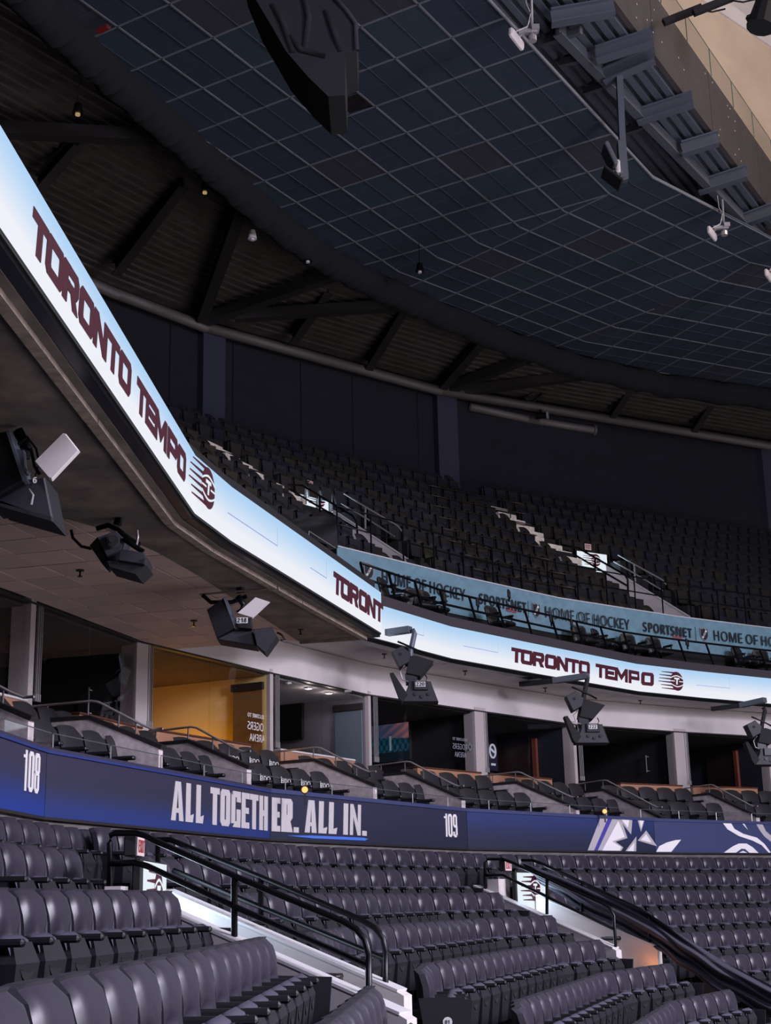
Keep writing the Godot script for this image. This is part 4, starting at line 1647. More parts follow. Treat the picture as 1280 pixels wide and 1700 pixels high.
# ---------------------------------------------------------------- roof
func roof():
	var dk := MB.new()
	var A := offset(WALL, -0.2)
	var B := offset(WALL, 9.0)
	deck(dk, A, 16.75, B, 17.7, 0.15)
	deck(dk, B, 17.7, offset(WALL, 12.0), 18.0, 0.15)
	struct("ceiling_roof", dk, M.roof_deck, "dark brown ribbed steel roof deck")
	var big := MB.new()
	big.box(Vector3(12, 27, -12), Vector3(90, 0.5, 100))
	struct("ceiling_top", big, M.black, "black upper roof")
	var ribs := shell("ceiling_ribs", "flutes of the roof deck running along the back wall")
	for i in 30:
		var o := 0.35 + i * 0.28
		var L := offset(WALL, o)
		var h := 16.6 + 0.95 * o / 9.2 + 0.02
		var mb := MB.new()
		for k in L.size() - 1:
			mb.bar(v3(L[k], h - 0.02), v3(L[k + 1], h - 0.02), 0.12, 0.07)
		part("flute", mb, M.roof_deck, ribs)
	# pipe along the wall head
	var pt := thing("wall_head_pipe", "long dark horizontal duct along the head of the back wall", "pipe")
	var W := offset(WALL, 0.35)
	for k in W.size() - 1:
		var mb := MB.new()
		mb.tube([v3(W[k], 16.2), v3(W[k].lerp(W[k + 1], 0.5), 16.2), v3(W[k + 1], 16.2)], 0.16, 10)
		part("duct_length", mb, M.pipe, pt)
	var sp := thing("spare_duct", "short dark duct hung under the long wall duct with capped end", "pipe")
	var md := MB.new()
	md.tube([ah(780, 676, 15.9), ah(880, 697, 15.85), ah(985, 714, 15.8)], 0.14, 10)
	part("duct_length", md, M.pipe, sp)
	md = MB.new()
	var ec := ah(985, 714, 15.8)
	md.disc(ec - Vector3(0.03, 0, 0), Vector3(0.9, 0, -0.4), 0.2, 0.08, 12)
	part("end_cap", md, M.pipe, sp)
	# projector clamped on it
	var pj := thing("clamped_spotlight", "small round-ended spotlight clamped on the wall duct", "spotlight", ah(898, 696, 15.75) + Vector3(0.0, 0, 0.3))
	md = MB.new()
	md.disc(Vector3(-0.2, 0, 0), Vector3(1, 0, 0.3), 0.1, 0.36, 12)
	part("body", md, M.black_metal, pj)
	md = MB.new()
	md.disc(Vector3(0.16, 0, 0.11), Vector3(1, 0, 0.3), 0.13, 0.05, 14)
	part("lens_hood", md, M.steel, pj)
	md = MB.new()
	md.tube([Vector3(0, 0, 0), Vector3(0, 0.3, -0.2)], 0.03, 6)
	part("clamp", md, M.black_metal, pj)
	# rafters and braces under the deck
	var i := 0
	for q in [[130, 232, 66, 305], [305, 300, 193, 447], [545, 478, 487, 562], [672, 507, 612, 606], [910, 640, 875, 667], [1047, 640, 1015, 688], [1182, 664, 1152, 710]]:
		i += 1
		var a := ah(q[2], q[3], 16.35)
		var b := ah(q[0], q[1], 17.0)
		var t := thing("roof_rafter", "dark steel roof rafter running in from the back wall, %s from the near end" % ordinal(i), "beam")
		var mb := MB.new()
		mb.bar(a, b, 0.05, 0.32)
		part("web", mb, M.roof_steel, t)
		mb = MB.new()
		mb.bar(a + Vector3(0, -0.17, 0), b + Vector3(0, -0.17, 0), 0.26, 0.04)
		mb.bar(a + Vector3(0, 0.17, 0), b + Vector3(0, 0.17, 0), 0.26, 0.04)
		part("flange", mb, M.roof_steel, t.get_node("web"))
	i = 0
	for q in [[335, 528, 398, 352, "steep, at the first draped column"], [345, 530, 605, 438, "long, rising from the first draped column"], [390, 525, 690, 505, "low, from the first draped column"], [728, 648, 800, 565, "steep, at the second draped column"], [735, 650, 890, 588, "long, rising from the second draped column"], [750, 652, 985, 620, "low, from the second draped column"], [0, 215, 260, 228, "wide, beside the near ribbon screen"]]:
		var a := ah(q[0], q[1], 16.3)
		var b := ah(q[2], q[3], 16.75)
		var mb := MB.new()
		mb.bar(a, b, 0.3, 0.3)
		tag(part("roof_brace", mb, M.roof_steel, self), "dark square steel roof brace, %s" % q[4], "beam")
	# cloth-wrapped ring round the outside of the acoustic ceiling
	var ring_ := thing("wrapped_ring_truss", "black cloth-wrapped ring truss round the outer edge of the dark ceiling", "truss")
	var R := ceiling_edge()
	for k in R.size() - 1:
		var mb := MB.new(true)
		var n := 6
		for e in n:
			var p0 := v3(R[k].lerp(R[k + 1], float(e) / n), 15.78 + 0.05 * sin(e * 2.1 + k))
			var p1 := v3(R[k].lerp(R[k + 1], float(e + 1) / n), 15.78 + 0.05 * sin((e + 1) * 2.1 + k) if e < n - 1 else 15.78 + 0.05 * sin(k + 1.0))
			mb.tube([p0, p1], 0.36, 10)
		part("wrapped_length", mb, M.wrap, ring_)
	i = 0
	for q in [[129, 190, "nearest the ribbon screen"], [340, 320, "second from the near ribbon"], [419, 398, "unlit white one"], [511, 435, "fourth from the near ribbon"], [697, 452, "far one below the dark ceiling edge"]]:
		var p := ah(q[0], q[1], 15.4)
		var t := thing("pendant_lamp", "small pendant lamp under the roof, %s" % q[2], "lamp", p)
		var mb := MB.new()
		mb.disc(Vector3(0, 0.02, 0), Vector3.UP, 0.11, 0.22, 14, 0.07)
		part("shade", mb, M.black_metal if i != 2 else M.white_box, t)
		mb = MB.new()
		mb.disc(Vector3(0, -0.02, 0), Vector3.UP, 0.05, 0.05, 10)
		part("bulb", mb, glow(Color(1.0, 0.85, 0.6), 0.35) if i < 2 else M.white_box, t)
		mb = MB.new()
		mb.tube([Vector3(0, 0.25, 0), Vector3(0, 1.4, 0)], 0.012, 5)
		part("stem", mb, M.black_metal, t)
		i += 1


func ceiling_edge() -> PackedVector2Array:
	return PackedVector2Array([Vector2(-7.2, -18.5), Vector2(-6.1, -22.6), Vector2(-5.3, -24.6), Vector2(-4.45, -26.6), Vector2(-3.65, -28.5), Vector2(-2.7, -30.8), Vector2(-1.66, -32.9), Vector2(-0.45, -34.6), Vector2(1.2, -36.5), Vector2(3.5, -39.0), Vector2(6.05, -41.3), Vector2(8.96, -43.1), Vector2(12.8, -44.7), Vector2(18, -46.4)])


const CH := 16.2     # height of the acoustic ceiling
const CELL := 1.28


func acoustic_ceiling():
	var V1 := Vector2(5.5, -30.95)
	var V2 := Vector2(9.8, -34.95)
	var ds := [Vector2(0.5225, -0.8526), (V2 - V1).normalized(), Vector2(0.899, -0.438)]
	var base := PackedVector2Array([V1 - ds[0] * 21.0, V1, V2, V2 + ds[2] * 11.0])
	var outline := offset(base, 1.17)
	var oe := ceiling_edge()
	oe.reverse()
	outline.append_array(oe)
	var t := shell("ceiling_panels", "dark blue-grey acoustic panels in a pale grid")
	var b1 := (rightof(ds[0]) + rightof(ds[1])).normalized()
	var b2 := (rightof(ds[1]) + rightof(ds[2])).normalized()
	var wedges := [
		PackedVector2Array([V1 + b1 * 9, V1 - b1 * 30, V1 - b1 * 30 - ds[0] * 30, V1 + b1 * 9 - ds[0] * 30]),
		PackedVector2Array([V1 + b1 * 9, V2 + b2 * 9, V2 - b2 * 30, V1 - b1 * 30]),
		PackedVector2Array([V2 + b2 * 9, V2 - b2 * 30, V2 - b2 * 30 + ds[2] * 30, V2 + b2 * 9 + ds[2] * 30])]
	var hole := ah(585, 170, CH)
	var bars := shell("ceiling_grid", "pale grid bars between the acoustic panels")
	for w in 3:
		var d: Vector2 = ds[w]
		var n := rightof(d)
		var o := V1 if w < 2 else V2
		var areas := Geometry2D.intersect_polygons(wedges[w], outline)
		if areas.is_empty():
			continue
		var area: PackedVector2Array = areas[0]
		for i in range(-17 if w == 0 else -4, 3 if w == 0 else 12):
			for j in range(-10, 2):
				var c := o + d * CELL * i + n * CELL * j
				var q := PackedVector2Array([c, c + d * CELL, c + d * CELL + n * CELL, c + n * CELL])
				var cells := [q]
				if Geometry2D.is_point_in_polygon(Vector2(hole.x, hole.z), q):
					cells = []
					for e in [[0, 0], [0, 1], [1, 0], [1, 1]]:
						var c2: Vector2 = c + d * CELL * 0.5 * e[0] + n * CELL * 0.5 * e[1]
						var q2 := PackedVector2Array([c2, c2 + d * CELL / 2, c2 + d * CELL / 2 + n * CELL / 2, c2 + n * CELL / 2])
						if not Geometry2D.is_point_in_polygon(Vector2(hole.x, hole.z), q2):
							cells.append(q2)
				for q3 in cells:
					var ctr := (q3[0] as Vector2).lerp(q3[2], 0.5)
					if not in_view(v3(ctr, CH), 90):
						continue
					for r in Geometry2D.intersect_polygons(q3, area):
						if r.size() < 3:
							continue
						var mb := MB.new()
						mb.prism(r, CH + 0.006 * ((i * 3 + j * 5) & 1), CH + 0.05)
						var hsh := absi(i * 7 + j * 13 + w * 5) % 11
						part("ceiling_panel", mb, M.panel[2] if hsh == 3 else M.panel[3] if hsh == 7 else M.panel[hsh & 1], t)
		# bars along and across, full and half
		for half in 2:
			for dirn in 2:
				for i in range(-36, 26):
					if absi(i) % 2 != (1 if half else 0):
						continue
					var p := o + (n * CELL * 0.5 * i if dirn == 0 else d * CELL * 0.5 * i)
					var u := d if dirn == 0 else n
					for l in Geometry2D.intersect_polyline_with_polygon(PackedVector2Array([p - u * 40, p + u * 40]), area):
						var a: Vector2 = l[0]
						var b: Vector2 = l[l.size() - 1]
						if a.distance_to(b) < 0.1 or not (in_view(v3(a, CH), 200) or in_view(v3(b, CH), 200) or in_view(v3(a.lerp(b, 0.5), CH), 50)):
							continue
						var mb := MB.new()
						var wd := 0.04 if half == 0 else 0.018
						mb.bar(v3(a, CH - 0.005), v3(b, CH - 0.005), wd, 0.02 if half == 0 else 0.014)
						part("grid_bar" if half == 0 else "joint_strip", mb, M.tbar if half == 0 else M.tbar_thin, bars)
	var rim := MB.new()
	strip(rim, offset(base, 1.17), CH - 0.015, CH + 0.06, 0.03)
	part("edge_trim", rim, M.tbar, bars)
	# black-wrapped loudspeaker array hanging by the open panel
	var z := -15.5
	var px := [[400, -60], [425, 0], [452, 45], [475, 85], [512, 128], [545, 160], [573, 158], [573, 92], [592, 84], [593, 38], [570, 8], [548, -60]]
	var poly := PackedVector2Array()
	for q in px:
		var p := az(q[0], q[1], z)
		poly.append(Vector2(p.x, p.y))
	var la := thing("wrapped_speaker_array", "large black cloth-wrapped speaker array hanging below the dark ceiling", "loudspeaker")
	var mb2 := MB.new()
	mb2.plate(poly, Transform3D(Basis(), Vector3(0, 0, z - 0.9)), 0.9)
	part("wrapped_body", mb2, M.black, la)
	for q in [[452, 10, 470, 40, 486, 90], [500, -20, 512, 30, 506, 84], [540, 20, 556, 60, 566, 88], [478, 60, 500, 84, 540, 96]]:
		var f := MB.new(true)
		f.tube([az(q[0], q[1], z - 0.03), az(q[2], q[3], z - 0.01), az(q[4], q[5], z - 0.03)], 0.05, 8)
		part("cloth_fold", f, M.black, la)
	var sg := MB.new()
	sg.tube([az(548, -10, z), az(575, 18, z), az(590, 40, z), az(592, 84, z)], 0.035, 6)
	part("cloth_hem", sg, mat(rgb(40, 38, 44), 0.8), la)
	# faint red light shaft in the dark corner
	var rd := thing("red_beacon", "small faint red lamp in the dark roof corner at top left", "lamp", ah(172, 48, 16.0))
	var rb := MB.new()
	rb.rbox(Vector3.ZERO, Vector3(0.3, 0.08, 0.12), 0.02, Basis(Vector3.UP, -0.6))
	part("lamp_glass", rb, glow(Color(0.6, 0.12, 0.08), 0.12), rd)
	hangers()


func hangers():
	# white boxes with cables hung below the ceiling's inner edge
	for q in [[857, 65, 870, -30, "at the top"], [1182, 388, 1190, 318, "below the steel platform"], [1276, 458, 1283, 400, "at the frame's right edge"]]:
		var p := ah(q[0], q[1], 15.4)
		var t := thing("antenna_box", "slim white antenna box on a cable under the dark ceiling, %s" % q[4], "antenna", p)
		var u := (ah(q[0] + 14, q[1] + 18, 15.35) - p).normalized()
		var b := Basis(u, Vector3.UP.cross(u).cross(u).normalized() * -1.0, Vector3.UP.cross(u).normalized()).orthonormalized()
		var mb := MB.new()
		mb.rbox(Vector3.ZERO, Vector3(0.5, 0.2, 0.1), 0.03, b)
		part("box", mb, M.white_box, t)
		var top := ah(q[2], q[3], 17.2) - p
		for s in [-0.1, 0.08]:
			var c := MB.new()
			c.tube([u * s + Vector3(0.02, 0.08, 0), Vector3(0.22, 0.25, 0.02), Vector3(0.3, 0.5, 0.0) + u * s * 0.3, top * 0.6 + Vector3(0.1, 0, 0), top], 0.012, 5)
			part("cable", c, M.white_box, t)
		var cl := MB.new()
		cl.tube([Vector3(0.3, 0.05, 0), Vector3(0.32, 0.9, 0)], 0.03, 6)
		cl.disc(Vector3(0.3, -0.05, 0), Vector3.UP, 0.08, 0.1, 10)
		cl.box(Vector3(0.22, 0.15, 0), Vector3(0.35, 0.08, 0.1))
		cl.box(Vector3(0.36, 0.2, 0.02), Vector3(0.14, 0.1, 0.16))
		part("pipe_clamp", cl, M.steel, t)
	# square mast with a camera at its foot
	var top2 := ah(1028, 128, 17.0)
	var foot := az(1036, 300, top2.z)
	var ms := thing("camera_mast", "grey square drop mast with small camera unit hanging under dark ceiling", "mast")
	var mm := MB.new()
	mm.bar(top2, foot, 0.13, 0.16, Vector3(0, 0, 1))
	part("mast", mm, M.grey_steel, ms)
	mm = MB.new()
	mm.bar(foot + Vector3(0, 0, 0), foot + Vector3(0, 0.9, 0), 0.17, 0.2, Vector3(0, 0, 1))
	part("sleeve", mm, M.grey_steel, ms)
	mm = MB.new()
	var ft := az(1012, 262, top2.z + 0.2)
	mm.rbox(ft, Vector3(0.1, 0.55, 0.5), 0.02, Basis(Vector3(0, 0, 1), 0.35))
	part("camera_hood", mm, M.grey_steel, ms)
	mm = MB.new()
	mm.rbox(az(1025, 278, top2.z + 0.2), Vector3(0.1, 0.3, 0.2), 0.03)
	part("lens", mm, M.white_box, ms)
	mm = MB.new()
	mm.rbox(az(1016, 296, top2.z + 0.25), Vector3(0.5, 0.06, 0.5), 0.02, Basis(Vector3(0, 0, 1), -0.75))
	part("tilt_plate", mm, M.black, ms)
	mm = MB.new()
	for e in 4:
		var p := az(1018 + e * 4, 284 + e * 5, top2.z + 0.22)
		mm.tube([p, p + Vector3(0.15, 0.05, 0)], 0.02, 5)
	part("bracket", mm, M.steel, ms)


func platform_above():
	# hospitality platform above the opening of the ceiling
	var la := Vector2(2.0, -20.4)
	var lb := Vector2(10.39, -34.58)
	var d := (lb - la).normalized()
	var n := rightof(d)
	var fb := face(d)
	lb += d * 0.9
	var fa := MB.new()
	var L := la.distance_to(lb)
	var t := thing("platform_fascia", "brown-grey stained fascia of the high platform at upper right", "fascia")
	var k := 0
	var s := 0.0
	while s < L:
		var mb := MB.new()
		strip(mb, PackedVector2Array([la + d * (s + 0.012), la + d * minf(s + 3.9, L)]), 17.5, 19.19, 0.12)
		part("fascia_board", mb, M.fascia_brown, t)
		s += 3.92
	var sp := MB.new()
	for i in 40:
		sp.disc(v3(la + d * rng.randf_range(3, L - 3), rng.randf_range(17.6, 19.1)), v3(n, 0), 0.02, 0.006, 6)
	var so := part("fixing", sp, M.white_box, t)
	so.set_meta("kind", "stuff")
	var sl := MB.new()
	deck(sl, PackedVector2Array([la - n * 0.1, lb - n * 0.1]), 19.0, PackedVector2Array([Vector2(-1.4, -23.9), lb - n * 0.3]), 19.0, 0.2)
	struct("floor_platform", sl, M.beige, "floor of the high platform")
	var wl := MB.new()
	var wa := Vector2(0.5, -26.1)
	var wb := Vector2(13.2, -38.0)
	var wn := rightof((wb - wa).normalized())
	strip(wl, PackedVector2Array([wa, wb]), 18.9, 23.6, 0.3)
	struct("wall_platform", wl, M.beige, "plain beige wall above the high platform")
	var led := MB.new()
	strip(led, PackedVector2Array([wa + wn * 0.06, wb + wn * 0.06]), 23.5, 24.0, 0.5)
	strip(led, PackedVector2Array([wa - wn * 0.5, wb - wn * 0.5]), 24.0, 25.6, 0.2)
	struct("trim_ledge", led, M.white_wall, "pale ledge along the top of the beige wall")
	var gl := thing("platform_glass", "greenish frameless glass balustrade on the high platform", "balustrade")
	s = 0.0
	while s < L:
		var mb := MB.new()
		strip(mb, PackedVector2Array([la + d * (s + 0.01), la + d * (s + 1.7)]), 19.2, 19.95)
		part("pane", mb, M.glass, gl)
		var ed := MB.new()
		ed.bar(v3(la + d * s, 19.2), v3(la + d * s, 19.95), 0.015, 0.02)
		ed.bar(v3(la + d * (s + 0.01), 19.955), v3(la + d * (s + 1.7), 19.955), 0.012, 0.012)
		part("glass_edge", ed, mat(rgb(60, 84, 76), 0.3), gl)
		s += 1.72
	# steel under the platform: brackets, ribbed deck, edge channel
	var i := 0
	for q in [[990, 92, 1083, 62], [1003, 128, 1085, 92], [1058, 195, 1150, 165], [1132, 248, 1192, 230], [1160, 312, 1240, 286], [1220, 372, 1290, 346], [915, 30, 1020, 12]]:
		i += 1
		var a := ah(q[0], q[1], 17.1)
		var b := ah(q[2], q[3], 17.25)
		var bt := thing("platform_bracket", "grey channel steel bracket under the high platform, %s in the list from left" % ordinal(i), "bracket")
		var mb := MB.new()
		mb.bar(a, b, 0.06, 0.3)
		part("web", mb, M.grey_steel, bt)
		mb = MB.new()
		mb.bar(a - Vector3(0, 0.15, 0), b - Vector3(0, 0.15, 0), 0.24, 0.03)
		mb.bar(a + Vector3(0, 0.15, 0), b + Vector3(0, 0.15, 0), 0.24, 0.03)
		part("flange", mb, M.galv, bt.get_node("web"))
		bt.set_meta("label", ["grey channel bracket under high platform, paired one nearer the top", "grey channel bracket under high platform, just above the camera mast", "grey channel bracket under high platform, right of the camera mast", "short grey channel bracket in the middle of the platform steel", "grey channel bracket directly above the lower antenna box", "grey channel bracket at the frame's right edge", "grey channel bracket touching the top of the frame"][i - 1])
	var dk := thing("ribbed_deck", "galvanised ribbed steel decking under the high platform", "decking")
	for r in 9:
		var mb := MB.new()
		var o := 0.25 + 0.26 * r
		mb.bar(v3(la - n * o, 17.45), v3(lb - n * o, 17.45), 0.14, 0.07)
		part("rib", mb, M.galv, dk)
	var pan := MB.new()
	deck(pan, PackedVector2Array([la - n * 0.1, lb - n * 0.1]), 17.6, PackedVector2Array([la - n * 2.6, lb - n * 2.6]), 17.6, 0.05)
	part("pan", pan, M.galv, dk)
	var ch := thing("edge_channel", "long grey steel edge channel behind the platform brackets", "beam")
	var e := MB.new()
	var ca := ah(925, 45, 17.2)
	var cb := ah(1270, 400, 17.2)
	e.bar(ca, cb, 0.08, 0.34)
	part("web", e, M.grey_steel, ch)
	e = MB.new()
	e.bar(ca - Vector3(0, 0.17, 0), cb - Vector3(0, 0.17, 0), 0.2, 0.03)
	part("flange", e, M.grey_steel, ch)
	i = 0
	for q in [[895, 72, 965, 50], [930, 105, 985, 92], [970, 152, 1030, 132], [1040, 218, 1078, 205]]:
		i += 1
		var mb := MB.new()
		mb.bar(ah(q[0], q[1], 17.3), ah(q[2], q[3], 17.2), 0.12, 0.16)
		tag(part("tie_beam", mb, M.grey_steel, self), "thin grey tie beam in the dark gap beside the ceiling edge, %s from top" % ordinal(i), "beam")
	# camera arms on the parapet
	for q in [[1128, 30, "small black camera on the glass parapet"], [1178, 14, "black arm fitting against the pale ledge"], [1268, 25, "black rounded fitting at the upper right corner"]]:
		var p := az(q[0], q[1], -27.0 if q[0] < 1150 else -26.5)
		var a := thing("parapet_fitting", q[2], "fitting", p)
		var mb := MB.new()
		mb.bar(Vector3(-0.35, -0.1, 0), Vector3(0.5, 0.25, 0), 0.12, 0.14)
		if q[0] > 1200:
			mb.disc(Vector3(-0.1, -0.3, 0), Vector3(0.3, 1, 0), 0.3, 0.9, 12, 0.2)
		part("arm", mb, M.black, a)
		mb = MB.new()
		mb.tube([Vector3(0.4, 0.2, 0), Vector3(0.7, 0.1, 0.05), Vector3(1.0, 0.2, 0)], 0.02, 5)
		part("cable", mb, M.black, a)


# ---------------------------------------------------------------- stairwells
func band_off(p: Vector2) -> float:
	var o := 1e9
	for i in BAND.size() - 1:
		o = minf(o, side(p, BAND[i], BAND[i + 1]))
	return o


func upper_off(p: Vector2) -> float:
	var o := -1e9
	for i in UPPER.size() - 1:
		o = maxf(o, -side(p, UPPER[i], UPPER[i + 1]))
	return o


func well_wall(called: String, label: String, a: Vector2, b: Vector2, ha: float, hb: float, hf: float, thick: float) -> MeshInstance3D:
	# sloping parapet of a stairwell from a (high) to b (low), flat for the last piece
	var d := (b - a).normalized()
	var n := rightof(d)
	var L := a.distance_to(b)
	var t := Transform3D(Basis(Vector3(d.x, 0, d.y), Vector3.UP, Vector3(n.x, 0, n.y)), v3(a, 0) - Vector3(n.x, 0, n.y) * thick * 0.5)
	var mb := MB.new()
	mb.plate(PackedVector2Array([Vector2(0, hf), Vector2(L, hf), Vector2(L, hb - 0.03), Vector2(L - 0.06, hb), Vector2(0, ha)]), t, thick)
	var o := struct(called, mb, M.white_wall, label)
	var cp := MB.new()
	cp.bar(t * Vector3(0, ha + 0.008, thick / 2), t * Vector3(L - 0.05, hb + 0.008, thick / 2), thick + 0.03, 0.02)
	part("white_cap", cp, M.white_cap, o)
	return o


func wall_screen(label: String, a: Vector2, b: Vector2, top: float, high: float):
	var d := (b - a).normalized()
	var f := face(d)
	var c := v3((a + b) / 2, top - high / 2)
	var w := a.distance_to(b)
	var t := thing("stairwell_screen", label, "screen", c)
	var mb := MB.new()
	mb.rbox(-f.z * 0.05, Vector3(w + 0.03, high + 0.03, 0.07), 0.01, f)
	part("casing", mb, M.black, t)
	var sc := MB.new()
	var x := f.x * w / 2
	var y := Vector3(0, high / 2, 0)
	sc.quad(-x - y, x - y, x + y, -x + y)
	part("screen_face", sc, M.screen_white, t)
	emblem_ball(t, Transform3D(f * Basis.from_scale(Vector3.ONE * 0.85 * high / 0.6), f.z * 0.004 + f.x * 0.12 * w + Vector3(0, 0.07, 0)))
	var al := AreaLight3D.new()
	al.name = "screen_light"
	al.area_size = Vector2(w, high)
	al.light_energy = 1.6
	al.light_color = Color(0.8, 0.9, 1.0)
	al.shadow_enabled = true
	t.add_child(al)
	al.look_at_from_position(c + f.z * 0.03, c + f.z, Vector3.UP)
	al.position = f.z * 0.03


func exit_sign(label: String, c: Vector3, d: Vector2, w: float, h: float):
	var f := face(d)
	var t := thing("exit_sign", label, "sign", c)
	var mb := MB.new()
	mb.rbox(-f.z * 0.05, Vector3(w, h, 0.1), 0.01, f)
	part("casing", mb, M.black, t)
	mb = MB.new()
	mb.box(Vector3.ZERO, Vector3(w * 0.92, h * 0.92, 0.012), f)
	var sf := part("sign_face", mb, M.exit_face, t)
	words(sf, "word", "EXIT", f.z * 0.01, f, h * 0.62, M.exit_red, true, w / h * 0.42)


func stairwells():
	# -- near stairwell of the lower bowl
	var na := Vector2(-1.75, -11.15)
	var nb := Vector2(0.1, -10.13)
	var fa := Vector2(-1.96, -12.9)
	var fb := Vector2(0.09, -11.85)
	well_wall("wall_stairwell", "sloping white side wall of the near stairwell, side towards the camera", na, nb, 0.02, -0.71, -3.0, 0.14)
	well_wall("wall_stairwell", "sloping white far side wall of the near stairwell, lit by its screen", fa, fb, 0.155, -0.66, -3.0, 0.14)
	var pb := MB.new()
	pb.box(Vector3(-2.2, -1.75, -12.1), Vector3(0.1, 2.5, 2.2))
	pb.box(Vector3(-2.08, -0.4, -11.1), Vector3(0.12, 1.15, 0.3))
	struct("wall_portal", pb, M.white_wall, "white head wall of the near stairwell")
	var pf := MB.new()
	pf.prism(pits[0], -3.2, -3.0)
	struct("floor_stairwell", pf, M.concrete, "floor of the near stairwell")
	wall_screen("small white screen with dark red ball emblem at head of near stairwell", Vector2(-1.975, -11.65), Vector2(-1.975, -12.85), 0.375, 0.66)
	exit_sign("red and white EXIT sign above the near stairwell screen", Vector3(-1.98, 0.48, -11.52), Vector2(0.0, -1.0), 0.34, 0.155)
	var W := func(x: float, y: float) -> Vector3: return aw(x, y, na, nb)
	var V := func(x: float, y: float) -> Vector3: return aw(x, y, fa, fb)
	rail("stair_railing", "black tubular railing on the camera side of the near stairwell", [
		[W.call(182, 1480), W.call(182, 1400), W.call(184, 1386), W.call(192, 1383), W.call(225, 1383), W.call(240, 1387), W.call(262, 1398), W.call(400, 1459), W.call(570, 1530), W.call(592, 1543), W.call(606, 1560), W.call(612, 1585), W.call(612, 1660)],
		[W.call(184, 1434), W.call(225, 1432), W.call(245, 1438), W.call(400, 1510), W.call(610, 1603)]],
		[[W.call(389, 1458), W.call(389, 1555)]], M.black_metal, 0.024)
	rail("stair_railing", "black tubular railing on the far side of the near stairwell", [
		[V.call(258, 1394), V.call(282, 1394), V.call(300, 1401), V.call(430, 1455), V.call(600, 1527), V.call(622, 1540), V.call(636, 1558), V.call(640, 1580), V.call(640, 1640)],
		[V.call(288, 1445), V.call(430, 1505), V.call(640, 1592)]],
		[[V.call(433, 1456), V.call(433, 1530)], [V.call(262, 1394), V.call(262, 1470)]], M.black_metal, 0.024)
	var gh := thing("grab_rail", "short dark timber grab rail on the lit wall of the near stairwell", "handrail")
	var mb := MB.new()
	mb.tube([V.call(530, 1619) + Vector3(0, 0, 0.2), V.call(560, 1620) + Vector3(0, 0, 0.2), V.call(569, 1620) + Vector3(0, 0, 0.2)], 0.03, 8)
	part("rail", mb, mat(rgb(52, 36, 34), 0.35), gh)
	mb = MB.new()
	mb.tube([V.call(536, 1621) + Vector3(0, 0, 0.2), V.call(534, 1622)], 0.015, 6)
	part("bracket", mb, M.black_metal, gh)
	# -- far stairwell of the lower bowl
	na = Vector2(1.3, -23.35)
	nb = Vector2(3.22, -21.62)
	fa = Vector2(2.2, -23.9)
	fb = Vector2(3.98, -22.6)
	var NA := na
	var NB := nb
	var FA := fa
	var FB := fb
	well_wall("wall_stairwell", "sloping pale side wall of the far stairwell, side towards the camera", na, nb, 0.25, -0.68, -3.0, 0.14)
	well_wall("wall_stairwell", "sloping far side wall of the far stairwell, lit warm at its foot", fa, fb, 0.13, -0.69, -3.0, 0.14)
	pb = MB.new()
	pb.bar(Vector3(1.8, -1.9, -23.2), Vector3(2.4, -1.9, -24.25), 0.1, 2.7)
	pb.bar(Vector3(1.55, -0.1, -23.2), Vector3(1.75, -0.1, -23.5), 0.2, 0.9)
	struct("wall_portal", pb, M.white_wall, "white head wall of the far stairwell")
	pf = MB.new()
	pf.prism(pits[1], -3.2, -3.0)
	struct("floor_stairwell", pf, M.concrete, "floor of the far stairwell")
	wall_screen("small white screen with dark red ball emblem at head of far stairwell", Vector2(1.93, -23.2), Vector2(2.47, -24.2), 0.44, 0.62)
	exit_sign("red and white EXIT sign above the far stairwell screen", az(843.5, 1437, -23.1), Vector2(0.54, -1.0).normalized(), 0.26, 0.165)
	W = func(x: float, y: float) -> Vector3: return aw(x, y, NA, NB)
	V = func(x: float, y: float) -> Vector3: return aw(x, y, FA, FB)
	rail("stair_railing", "black tubular railing on the camera side of the far stairwell", [
		[W.call(805, 1478), W.call(805, 1432), W.call(810, 1426), W.call(835, 1426), W.call(850, 1432), W.call(1000, 1500), W.call(1012, 1507), W.call(1019, 1520), W.call(1022, 1572)],
		[W.call(806, 1453), W.call(835, 1453), W.call(1020, 1543)]],
		[[W.call(908, 1460), W.call(908, 1518)]], M.black_metal, 0.024)
	rail("stair_railing", "black tubular railing on the far side of the far stairwell, partly draped", [
		[V.call(866, 1428), V.call(884, 1428), V.call(900, 1434), V.call(1060, 1508), V.call(1073, 1516), V.call(1078, 1528), V.call(1079, 1568)],
		[V.call(880, 1454), V.call(1078, 1543)]],
		[[V.call(966, 1464), V.call(966, 1514)]], M.black_metal, 0.024)
	gh = thing("grab_rail", "short dark grab rail on the warm wall of the far stairwell", "handrail")
	mb = MB.new()
	mb.tube([V.call(1002, 1563), V.call(1008, 1558) + Vector3(-0.1, 0, 0.15), V.call(1038, 1557) + Vector3(-0.1, 0, 0.15)], 0.03, 8)
	part("rail", mb, M.black_metal, gh)
	var wl := thing("stair_light", "small warm step light low in the far stairwell", "lamp", Vector3(3.72, -1.05, -22.5))
	mb = MB.new()
	mb.rbox(Vector3.ZERO, Vector3(0.1, 0.06, 0.06), 0.015)
	part("lamp_glass", mb, glow(Color(1.0, 0.6, 0.25), 1.5), wl)
	var ol := OmniLight3D.new()
	ol.name = "lamp_light"
	ol.light_color = Color(1.0, 0.62, 0.3)
	ol.light_energy = 0.1
	ol.light_size = 0.04
	ol.omni_range = 15
	ol.shadow_enabled = true
	ol.position = Vector3(0, 0.0, 0.08)
	wl.add_child(ol)
